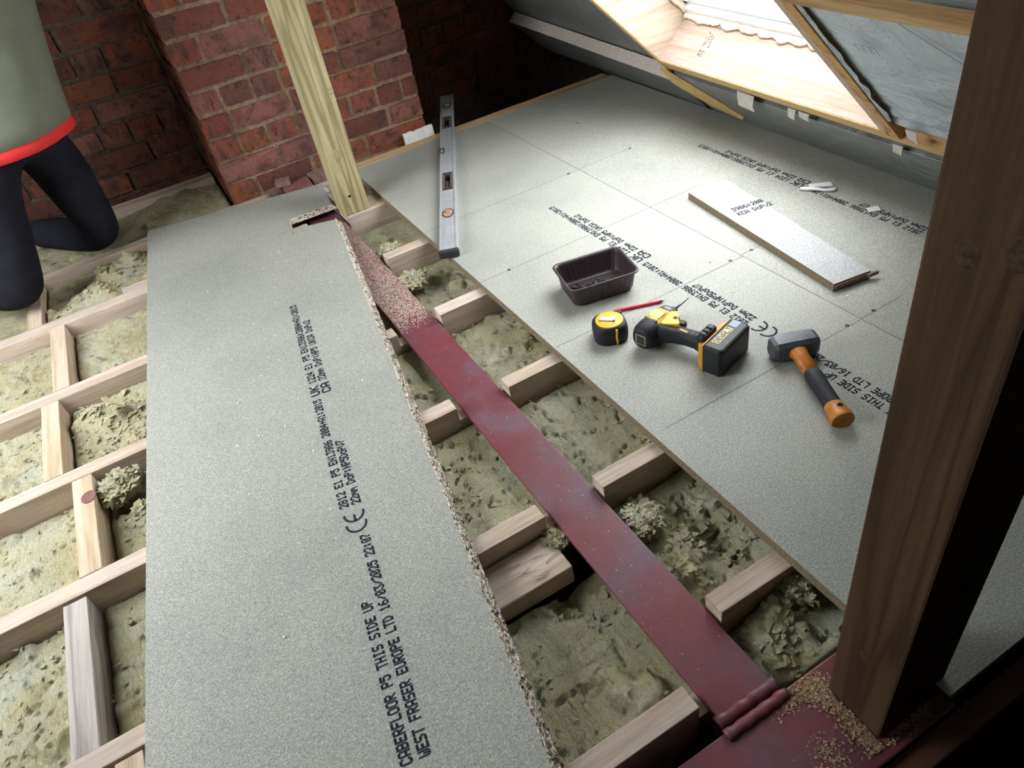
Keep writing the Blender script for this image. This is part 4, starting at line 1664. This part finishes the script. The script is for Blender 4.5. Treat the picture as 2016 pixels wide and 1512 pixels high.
# rear rubber cap, yellow motor housing, grey nose, bit
mh = new_obj('rear_cap', sect(bmesh.new(), [(-0.076, 0, ZC, 0.016, 0.018, 1, 0), (-0.073, 0, ZC, 0.024, 0.026, 1, 0), (-0.062, 0, ZC, 0.0295, 0.0315, 1, 0), (-0.040, 0, ZC, 0.031, 0.0335, 1, 0), (-0.034, 0, ZC, 0.0305, 0.033, 1, 0)]), M['blk2'], idr)
new_obj('cap_badge', bxm(-0.0772, -0.0762, -0.010, 0.010, ZC - 0.012, ZC + 0.012), M['rub'], mh)
for y0, y1, z0, z1 in ((-0.012, 0.012, 0.012, 0.0135), (-0.012, 0.012, -0.0135, -0.012), (-0.0132, -0.012, -0.0135, 0.0135), (0.012, 0.0132, -0.0135, 0.0135)):
    new_obj('badge_line', bxm(-0.0768, -0.0756, y0, y1, ZC + z0, ZC + z1), M['ylab'], mh)
hs = new_obj('motor_housing', sect(bmesh.new(), [(-0.036, 0, ZC, 0.0300, 0.0325, 1, 0), (-0.030, 0, ZC, 0.0300, 0.0325, 1, 0), (0.012, 0, ZC, 0.0285, 0.030, 1, 0), (0.022, 0, ZC, 0.0275, 0.029, 1, 0)]), M['yel'], idr)
lbm = bmesh.new()
box(lbm, -0.022, 0.010, -0.014, 0.018, ZC + 0.0295, ZC + 0.0322, 0.002)
new_obj('rating_label', lbm, M['ylab'], hs)
for k in range(6):
    new_obj('vent_slot', bxm(-0.0335 + 0.0, -0.029, -0.016 + k * 0.0062, -0.0128 + k * 0.0062, ZC + 0.030, ZC + 0.0332), M['blk'], hs)
ns = new_obj('nose', sect(bmesh.new(), [(0.020, 0, ZC, 0.028, 0.0295, 1, 0), (0.026, 0, ZC, 0.0285, 0.030, 1, 0), (0.040, 0, ZC, 0.026, 0.027, 1, 0), (0.050, 0, ZC, 0.018, 0.019, 1, 0), (0.0515, 0, ZC, 0.014, 0.014, 1, 0)], p=2.2), M['greyp'], idr)
new_obj('chuck', lathe(bmesh.new(), [(0.0115, 0.05), (0.0115, 0.060), (0.009, 0.064), (0.006, 0.0645)], 20, 'x'), M['blk'], idr).location = (0, 0, ZC)
new_obj('bit', lathe(bmesh.new(), [(0.0032, 0.060), (0.0032, 0.112), (0.0024, 0.1155), (0.0030, 0.1175), (0.0026, 0.121), (0.0006, 0.1255)], 6, 'x'), M['chrome'], idr).location = (0, 0, ZC)
# handle: from the barrel down to the battery (towards -y)
new_obj('handle', sect(bmesh.new(), [(-0.028, -0.012, ZC, 0.030, 0.026, 0.12, -1), (-0.022, -0.035, ZC, 0.026, 0.023, 0.12, -1), (-0.017, -0.055, ZC, 0.0205, 0.0195, 0.15, -1), (-0.012, -0.085, ZC, 0.0185, 0.0185, 0.1, -1), (-0.010, -0.112, ZC, 0.0195, 0.0190, 0.02, -1), (-0.008, -0.128, ZC, 0.026, 0.023, 0, -1), (-0.007, -0.140, ZC, 0.040, 0.030, 0, -1)]), M['blk2'], idr)
new_obj('yellow_side_plate', prism(bmesh.new(), [(0.026, -0.016), (0.034, -0.030), (0.022, -0.036), (0.020, -0.044), (0.006, -0.046), (0.000, -0.058), (-0.010, -0.060), (-0.026, -0.030), (-0.026, -0.020)], ZC + 0.012, ZC + 0.0265, 0.002), M['yel'], idr)
tg = new_obj('trigger', sect(bmesh.new(), [(0.010, -0.050, ZC, 0.011, 0.009, 1, 0.1), (0.022, -0.049, ZC, 0.012, 0.0095, 1, 0.1), (0.030, -0.047, ZC, 0.010, 0.008, 1, 0.1)]), M['blk'], idr)
new_obj('direction_button', bxm(0.004, 0.012, -0.044, -0.036, ZC + 0.026, ZC + 0.0285, 0.001), M['blk'], idr)
for (x, y, l_) in ((-0.016, -0.078, 0.022), (-0.012, -0.118, 0.014)):
    yb = bmesh.new()
    obox(yb, (x - 0.003, y - l_ / 2, ZC + 0.0165), (0.006, 0, 0), (0.001, l_, 0), (0, 0, 0.0026), 0.0006)
    new_obj('grip_inlay', yb, M['amb'], idr)
for (pts) in ([(-0.034, -0.030, ZC + 0.0215), (-0.026, -0.05, ZC + 0.0195), (-0.008, -0.06, ZC + 0.0188), (-0.001, -0.075, ZC + 0.0175)], [(-0.028, -0.098, ZC + 0.012), (-0.014, -0.101, ZC + 0.0192), (0.002, -0.098, ZC + 0.0165)]):
    new_obj('piping_line', tube(bmesh.new(), pts, 0.0007, 5), M['amb'], idr, True)
# foot collar and battery
new_obj('foot_collar', prism(bmesh.new(), [(-0.050, -0.138), (0.038, -0.138), (0.050, -0.146), (0.050, -0.156), (-0.060, -0.156), (-0.060, -0.148)], ZC - 0.032, ZC + 0.032, 0.004), M['amb'], idr)
bt_ = new_obj('battery', prism(bmesh.new(), [(-0.062, -0.154), (0.056, -0.154), (0.060, -0.162), (0.060, -0.196), (0.052, -0.204), (-0.054, -0.204), (-0.062, -0.196)], ZC - 0.0358, ZC + 0.0385, 0.006), M['blk'], idr)
for k in range(7):
    new_obj('battery_rib', bxm(0.0585, 0.0625, -0.199 + k * 0.006, -0.1965 + k * 0.006, ZC - 0.028, ZC + 0.03, 0.0008), M['blk'], bt_)
new_obj('battery_stripe', bxm(-0.063, 0.0565, -0.1575, -0.1535, ZC - 0.0362, ZC + 0.0392, 0.001), M['amb'], bt_)
lab = new_obj('battery_label', bxm(-0.040, 0.024, -0.182, -0.164, ZC + 0.0380, ZC + 0.0392), M['ylab'], bt_)
bm = bmesh.new()
dot_text(bm, 'DEWALT', Vector((-0.037, -0.180, ZC + 0.0394)), (1, 0, 0), (0, 1, 0), 0.0102, 0.0135, 1.3)
new_obj('printed_text', bm, M['blk'], lab)
new_obj('fuel_gauge', bxm(0.030, 0.054, -0.184, -0.163, ZC + 0.0380, ZC + 0.0390, 0.0004), M['greyp'], bt_)
new_obj('belt_hook', bxm(-0.046, 0.010, -0.150, -0.128, ZC + 0.026, ZC + 0.046, 0.006), M['blk'], idr)
bm = bmesh.new()
for k in range(3):
    tube(bm, [(-0.038 + k * .014, -0.146, ZC + 0.0465), (-0.036 + k * .014, -0.132, ZC + 0.0465)], 0.0026, 6)
new_obj('bit_holder', bm, M['rub'], idr)

# ---- club hammer
hd = Vector((-0.096, -0.225, 0)).normalized()
hm = thing('club_hammer', 'club hammer with grey head and orange and black handle', 'hammer', (1.022, 0.862, ZF), math.atan2(hd.y, hd.x))
# local x along handle away from head, y across (head length), z up
HZ = 0.027
bm = bmesh.new()
st = []
for yy, hw in ((-0.052, 0.017), (-0.050, 0.0205), (-0.042, 0.0245), (-0.022, 0.0262), (0.022, 0.0262), (0.042, 0.0245), (0.050, 0.0205), (0.052, 0.017)):
    st.append((yy, hw))
rings = []
for yy, hw in st:
    ring = []
    for k in range(16):
        a = 2 * math.pi * (k + 0.5) / 16
        c, s = math.cos(a), math.sin(a)
        p_ = 5.0
        q = (abs(c) ** p_ + abs(s) ** p_) ** (-1 / p_)
        ring.append(bm.verts.new((hw * c * q, yy, HZ + hw * s * q)))
    rings.append(ring)
for a, b in zip(rings, rings[1:]):
    for k in range(16):
        bm.faces.new((a[k], b[k], b[(k + 1) % 16], a[(k + 1) % 16]))
bm.faces.new(rings[0])
bm.faces.new(rings[-1][::-1])
bmesh.ops.recalc_face_normals(bm, faces=bm.faces)
new_obj('head', bm, M['steel'], hm)


def hsect(stations, n=20, p=2.5):
    bm = bmesh.new()
    rings = []
    for (x, ha, hz, zc) in stations:
        ring = []
        for k in range(n):
            a = 2 * math.pi * k / n
            c, s = math.cos(a), math.sin(a)
            q = (abs(c) ** p + abs(s) ** p) ** (-1 / p)
            ring.append(bm.verts.new((x, ha * c * q, zc + hz * s * q)))
        rings.append(ring)
    for a, b in zip(rings, rings[1:]):
        for k in range(n):
            bm.faces.new((a[k], a[(k + 1) % n], b[(k + 1) % n], b[k])).smooth = True
    bm.faces.new(rings[0][::-1])
    bm.faces.new(rings[-1])
    bmesh.ops.recalc_face_normals(bm, faces=bm.faces)
    return bm


new_obj('handle_neck', hsect([(0.022, 0.021, 0.0165, HZ), (0.030, 0.019, 0.0155, HZ), (0.040, 0.0165, 0.0135, HZ - .001), (0.105, 0.0165, 0.0135, HZ - .004)]), M['orange'], hm)
new_obj('rubber_grip', hsect([(0.094, 0.0172, 0.0142, HZ - .0035), (0.104, 0.0185, 0.0152, HZ - .004), (0.122, 0.0192, 0.0158, HZ - .005), (0.145, 0.0180, 0.0150, HZ - .006), (0.180, 0.0175, 0.0150, HZ - .007), (0.200, 0.0185, 0.0152, HZ - .007), (0.204, 0.0180, 0.0150, HZ - .007)]), M['blk2'], hm)
new_obj('handle_butt', hsect([(0.196, 0.0190, 0.0156, HZ - .007), (0.210, 0.0200, 0.0162, HZ - .008), (0.228, 0.0228, 0.0180, HZ - .0082), (0.236, 0.0235, 0.0185, HZ - .0084), (0.240, 0.0225, 0.0178, HZ - .0084)]), M['orange'], hm)
new_obj('hang_hole', lathe(bmesh.new(), [(0.0055, 0.0), (0.0055, 0.0012), (0.004, 0.0012), (0.004, 0.0003)], 14), M['dark'], hm).location = (0.212, 0.004, HZ + 0.0080)
bm = bmesh.new()
dot_text(bm, 'ROUGHNECK', Vector((0.185, -0.005, HZ + 0.0105)), (-1, 0, 0), (0, -1, 0), 0.0078, 0.009, 1.1)
for v in bm.verts:
    v.co.z = HZ - 0.0055 + 0.0156 - (abs(v.co.y) / 0.0185) ** 2.5 * 0.004 + 0.0003
new_obj('grip_text', bm, M['rub'], hm)

# ---- white plastic scraps
def scrap(pts, h, label, name='plastic_scrap', bev=0.001, rz=0):
    bm = bmesh.new()
    prism(bm, pts, ZF + 0.0002, ZF + h, bev)
    for v in bm.verts:
        v.co.z += 0.004 * max(0, fnoise(v.co.x, v.co.y, 3, 30, 2))
    o = new_obj(name, bm, M['paper'])
    tag(o, label, 'scrap')


def orect(cx, cy, l_, w, a):
    c, s = math.cos(a), math.sin(a)
    return [(cx + u * c - v * s, cy + u * s + v * c) for u, v in ((-l_, -w), (l_, -w), (l_, w), (-l_, w))]


scrap(orect(1.655, 1.370, 0.032, 0.011, -0.62), 0.006, 'flat white plastic strip beside a twisted white tie near the eaves')
bm = bmesh.new()
tube(bm, [(1.600, 1.395, ZF + .006), (1.622, 1.365, ZF + .007), (1.640, 1.335, ZF + .006), (1.655, 1.320, ZF + .008), (1.668, 1.322, ZF + .006)], [0.005, 0.0055, 0.004, 0.0055, 0.004], 8)
o = new_obj('plastic_tie', bm, M['paper'], None, True)
tag(o, 'twisted white plastic tie lying on the print near the eaves', 'scrap')
scrap(orect(1.645, 1.172, 0.016, 0.012, -0.5), 0.003, 'small white paper scrap lying on the printed text')

# membrane and rubble by the chimney foot
bm = bmesh.new()
prev = None
for i in range(25):
    x = 0.885 + 0.135 * i / 24
    y = 2.825 + 0.006 * fnoise(x, 1, 0, 30, 2)
    z = 0.052 + 0.008 * fnoise(x, 2, 0, 22, 3)
    cur = [bm.verts.new(q) for q in ((x, y, 0.0), (x, y + 0.004, z), (x, y + 0.012, z + 0.002), (x, y + 0.012, 0.0))]
    if prev:
        for k in range(3):
            bm.faces.new((prev[k], cur[k], cur[k + 1], prev[k + 1]))
    prev = cur
bmesh.ops.recalc_face_normals(bm, faces=bm.faces)
o = new_obj('membrane_strip', bm, M['paper'])
tag(o, 'torn white membrane strip standing behind the edging by the chimney', 'membrane')


def rub(c, sx, sy, sz, rz, seed, label, mat='rubble', name='brick_fragment'):
    bm = bmesh.new()
    box(bm, -sx, sx, -sy, sy, 0, sz)
    bmesh.ops.subdivide_edges(bm, edges=bm.edges, cuts=3, use_grid_fill=True)
    for v in bm.verts:
        d_ = Vector((fnoise(v.co.x, v.co.y, v.co.z + seed, 14, 3), fnoise(v.co.y, v.co.z, seed + 4, 14, 3), 0.3 * fnoise(v.co.z, v.co.x, seed + 7, 14, 3)))
        v.co += d_ * 0.10 * min(sx, sy)
    bmesh.ops.rotate(bm, verts=bm.verts, cent=(0, 0, 0), matrix=Matrix.Rotation(rz, 3, 'Z'))
    bmesh.ops.translate(bm, verts=bm.verts, vec=c)
    o = new_obj(name, bm, M[mat])
    tag(o, label, 'rubble')


rub((0.402, 2.805, 0.0015), 0.052, 0.052, 0.020, -0.05, 2, 'flat dusty red tile lying on the joists by the greenish post', 'slate', 'flat_tile')
rub((0.315, 2.845, -0.03), 0.03, 0.018, 0.05, 0.3, 5, 'grey broken brick lump beside the flat red tile')
rub((0.36, 2.84, 0.024), 0.028, 0.018, 0.022, -0.3, 8, 'small dusty brick chunk lying on the flat red tile')
rub((0.50, 2.84, -0.02), 0.035, 0.022, 0.05, 0.2, 11, 'dusty brick stub against the chimney foot behind the post')

# ================================================================== PERSON
ps = thing('person', 'kneeling person in grey green shirt with red hem and black trousers', 'person', (-0.45, 2.80, 0.0))


def skin_mesh(name, verts, edges, rads, mat, sub=2, smooth_r=True, root=0):
    me = bpy.data.meshes.new(name + '_sk')
    me.from_pydata([Vector(v) - ps.location for v in verts], edges, [])
    o = bpy.data.objects.new(name + '_sk', me)
    COL.objects.link(o)
    md = o.modifiers.new('s', 'SKIN')
    md.use_smooth_shade = True
    md.branch_smoothing = 0.6
    sv = me.skin_vertices[0].data
    for i, r in enumerate(rads):
        sv[i].radius = r if isinstance(r, tuple) else (r, r)
        sv[i].use_root = (i == root)
    md2 = o.modifiers.new('u', 'SUBSURF')
    md2.levels = md2.render_levels = sub
    dg = bpy.context.evaluated_depsgraph_get()
    m2 = bpy.data.meshes.new_from_object(o.evaluated_get(dg))
    m2.name = name
    bpy.data.objects.remove(o)
    m2.materials.clear()
    m2.materials.append(mat)
    for p in m2.polygons:
        p.use_smooth = True
    ob = bpy.data.objects.new(name, m2)
    COL.objects.link(ob)
    ob.parent = ps
    return ob


K1, K2 = Vector((-0.310, 2.845, 0.082)), Vector((-0.578, 2.585, 0.085))
H1, H2 = Vector((-0.325, 2.815, 0.47)), Vector((-0.505, 2.65, 0.47))
A1, A2 = Vector((-0.56, 3.13, 0.07)), Vector((-0.86, 2.88, 0.07))
PV = (H1 + H2) / 2 + Vector((0, 0, 0.05))
fwd = Vector((0.55, -0.83, 0)).normalized()
CH = Vector((-0.295, 2.70, 0.90))
NK = CH + fwd * 0.05 + Vector((0, 0, 0.15))
HDc = NK + fwd * 0.07 + Vector((0, 0, 0.13))
sd = Vector((0.82, 0.57, 0)).normalized()   # the person's left to right on screen
S1, S2_ = CH + sd * 0.19 + Vector((0, 0, 0.07)), CH - sd * 0.19 + Vector((0, 0, 0.07))
# trousers
vs = [PV, H1, H1.lerp(K1, .5), K1 + Vector((0.004, 0, 0.01)), K1.lerp(A1, .12) - Vector((0, 0, .01)), K1.lerp(A1, .55), A1,
      H2, H2.lerp(K2, .5), K2 + Vector((0, 0, .01)), K2.lerp(A2, .12) - Vector((0, 0, .01)), K2.lerp(A2, .55), A2, PV + Vector((0, 0, 0.08))]
es = [(0, 1), (1, 2), (2, 3), (3, 4), (4, 5), (5, 6), (0, 7), (7, 8), (8, 9), (9, 10), (10, 11), (11, 12), (0, 13)]
rd = [0.135, 0.105, 0.088, 0.070, 0.066, 0.066, 0.052, 0.105, 0.088, 0.070, 0.066, 0.066, 0.052, 0.14]
# bare body: one continuous figure
bv = [PV, H1, K1, A1, H2, K2, A2, CH, NK, HDc]
elb1, elb2 = S1 + fwd * 0.16 + Vector((0.06, 0, 0.20)), S2_ + fwd * 0.16 + Vector((-0.06, 0, 0.20))
wr1, wr2 = elb1 + fwd * 0.12 + Vector((-0.04, 0, 0.2)), elb2 + fwd * 0.12 + Vector((0.06, 0, 0.2))
bv += [S1, elb1, wr1, S2_, elb2, wr2]
be = [(0, 1), (1, 2), (2, 3), (0, 4), (4, 5), (5, 6), (0, 7), (7, 8), (8, 9), (7, 10), (10, 11), (11, 12), (7, 13), (13, 14), (14, 15)]
br = [0.12, 0.085, 0.055, 0.045, 0.085, 0.055, 0.045, 0.12, 0.058, 0.095, 0.065, 0.044, 0.028, 0.065, 0.044, 0.028]
palm = []
for w, e_, sgn in ((wr1, elb1, 1), (wr2, elb2, -1)):
    d_ = (w - e_).normalized()
    s_ = d_.cross(Vector((0, 0, 1))).normalized()
    i_w = bv.index(w)
    bv.append(w + d_ * 0.055)
    ip = len(bv) - 1
    be.append((i_w, ip))
    br.append((0.034, 0.02))
    for k, l_ in ((-1.5, 0.066), (-0.5, 0.076), (0.5, 0.08), (1.5, 0.07)):
        b0 = w + d_ * 0.085 + s_ * k * 0.019
        m0 = b0 + d_ * l_ * 0.5 - Vector((0, 0, 0.008))
        t0 = b0 + d_ * l_ * 0.85 - Vector((0, 0, 0.03))
        i0 = len(bv)
        bv += [b0, m0, t0]
        be += [(ip, i0), (i0, i0 + 1), (i0 + 1, i0 + 2)]
        br += [0.0095, 0.009, 0.0075]
    i0 = len(bv)
    tb = w + d_ * 0.03 + s_ * sgn * -0.035
    bv += [tb, tb + d_ * 0.035 + s_ * sgn * -0.018 - Vector((0, 0, 0.012))]
    be += [(ip, i0), (i0, i0 + 1)]
    br += [0.011, 0.008]
body = skin_mesh('body', bv, be, br, M['skin'])
skin_mesh('trousers', vs, es, rd, M['trouser'])
# shirt and the red layer below it: lofted round the torso


def loft(stations, mat, name, seed, fold=0.006, sleeves=()):
    bm = bmesh.new()
    n = 48
    rings = []
    for (c, a_, b_) in stations:
        ring = []
        for k in range(n):
            an = 2 * math.pi * k / n
            w = 1 + fold / 0.19 * (math.sin(an * 5 + c.z * 9 + seed) * 0.6 + fnoise(math.cos(an), math.sin(an), c.z * 3 + seed, 2.2, 3))
            ring.append(bm.verts.new(c + sd * math.cos(an) * a_ * w + fwd * math.sin(an) * b_ * w - ps.location))
        rings.append(ring)
    for a_, b_ in zip(rings, rings[1:]):
        for k in range(n):
            bm.faces.new((a_[k], a_[(k + 1) % n], b_[(k + 1) % n], b_[k])).smooth = True
    bm.faces.new(rings[-1])
    bm.faces.new(rings[0][::-1])
    for pts, rad in sleeves:
        tube(bm, [p - ps.location for p in pts], rad, 16)
    bmesh.ops.recalc_face_normals(bm, faces=bm.faces)
    return new_obj(name, bm, mat, ps, True)


B0 = PV + Vector((0.018, -0.01, 0))
st = []
for q, a_, b_ in ((-0.012, 0.205, 0.180), (0.03, 0.205, 0.180), (0.10, 0.200, 0.175), (0.2, 0.200, 0.17), (0.3, 0.205, 0.165), (0.4, 0.20, 0.155), (0.47, 0.17, 0.13), (0.51, 0.11, 0.10), (0.53, 0.07, 0.07)):
    c_ = B0.lerp(Vector((CH.x, CH.y, B0.z)), min(1, max(0, q / 0.4)))
    st.append((Vector((c_.x, c_.y, PV.z + q)), a_, b_))
loft(st, M['shirt'], 'shirt', 1.0, 0.007, [([S1 - sd * 0.06, S1, S1.lerp(elb1, .35), S1.lerp(elb1, .65)], [0.08, 0.085, 0.078, 0.072]), ([S2_ + sd * 0.06, S2_, S2_.lerp(elb2, .35), S2_.lerp(elb2, .65)], [0.08, 0.085, 0.078, 0.072])])
loft([(B0 + Vector((0, 0, -0.045)), 0.203, 0.178), (B0 + Vector((0, 0, -0.02)), 0.203, 0.178), (B0 + Vector((0, 0, 0.02)), 0.196, 0.171)], M['hem'], 'red_hem', 1.0, 0.006)
bm = bmesh.new()
bmesh.ops.create_uvsphere(bm, u_segments=20, v_segments=14, radius=0.108)
for v in bm.verts:
    v.co.z *= 1.12
    if v.co.dot(fwd) > 0.03 and v.co.z < 0.06:
        v.co *= 0.9
bmesh.ops.translate(bm, verts=bm.verts, vec=HDc + Vector((0, 0, 0.025)) - fwd * 0.012 - ps.location)
new_obj('hair', bm, M['hair'], ps, True)
# face pieces on the head
for s in (-1, 1):
    bm = bmesh.new()
    bmesh.ops.create_uvsphere(bm, u_segments=10, v_segments=8, radius=0.011)
    bmesh.ops.translate(bm, verts=bm.verts, vec=HDc + fwd * 0.088 + sd * 0.033 * s + Vector((0, 0, 0.01)) - ps.location)
    new_obj('eye', bm, M['paper'], ps, True)
    bm = bmesh.new()
    bmesh.ops.create_uvsphere(bm, u_segments=10, v_segments=8, radius=0.022)
    for v in bm.verts:
        v.co.x *= 0.5
    bmesh.ops.translate(bm, verts=bm.verts, vec=HDc + sd * 0.098 * s - ps.location)
    new_obj('ear', bm, M['skin'], ps, True)
new_obj('nose', tube(bmesh.new(), [HDc + fwd * 0.088 + Vector((0, 0, .01)) - ps.location, HDc + fwd * 0.112 - Vector((0, 0, .025)) - ps.location, HDc + fwd * 0.09 - Vector((0, 0, .032)) - ps.location], [0.008, 0.014, 0.008], 8), M['skin'], ps, True)
new_obj('mouth', tube(bmesh.new(), [HDc + fwd * 0.088 - sd * 0.022 - Vector((0, 0, .055)) - ps.location, HDc + fwd * 0.094 - Vector((0, 0, .055)) - ps.location, HDc + fwd * 0.088 + sd * 0.022 - Vector((0, 0, .055)) - ps.location], 0.005, 8), M['hem'], ps, True)
for a, k in ((A1, K1), (A2, K2)):
    d_ = (a - k).normalized()
    d_.z = 0
    bm = bmesh.new()
    tube(bm, [a - d_ * 0.03 + Vector((0, 0, 0.01)) - ps.location, a + d_ * 0.04 - ps.location, a + d_ * 0.11 - Vector((0, 0, 0.012)) - ps.location, a + d_ * 0.19 - Vector((0, 0, 0.02)) - ps.location], [0.045, 0.05, 0.045, 0.036], 14)
    new_obj('boot', bm, M['shoe'], ps, True)
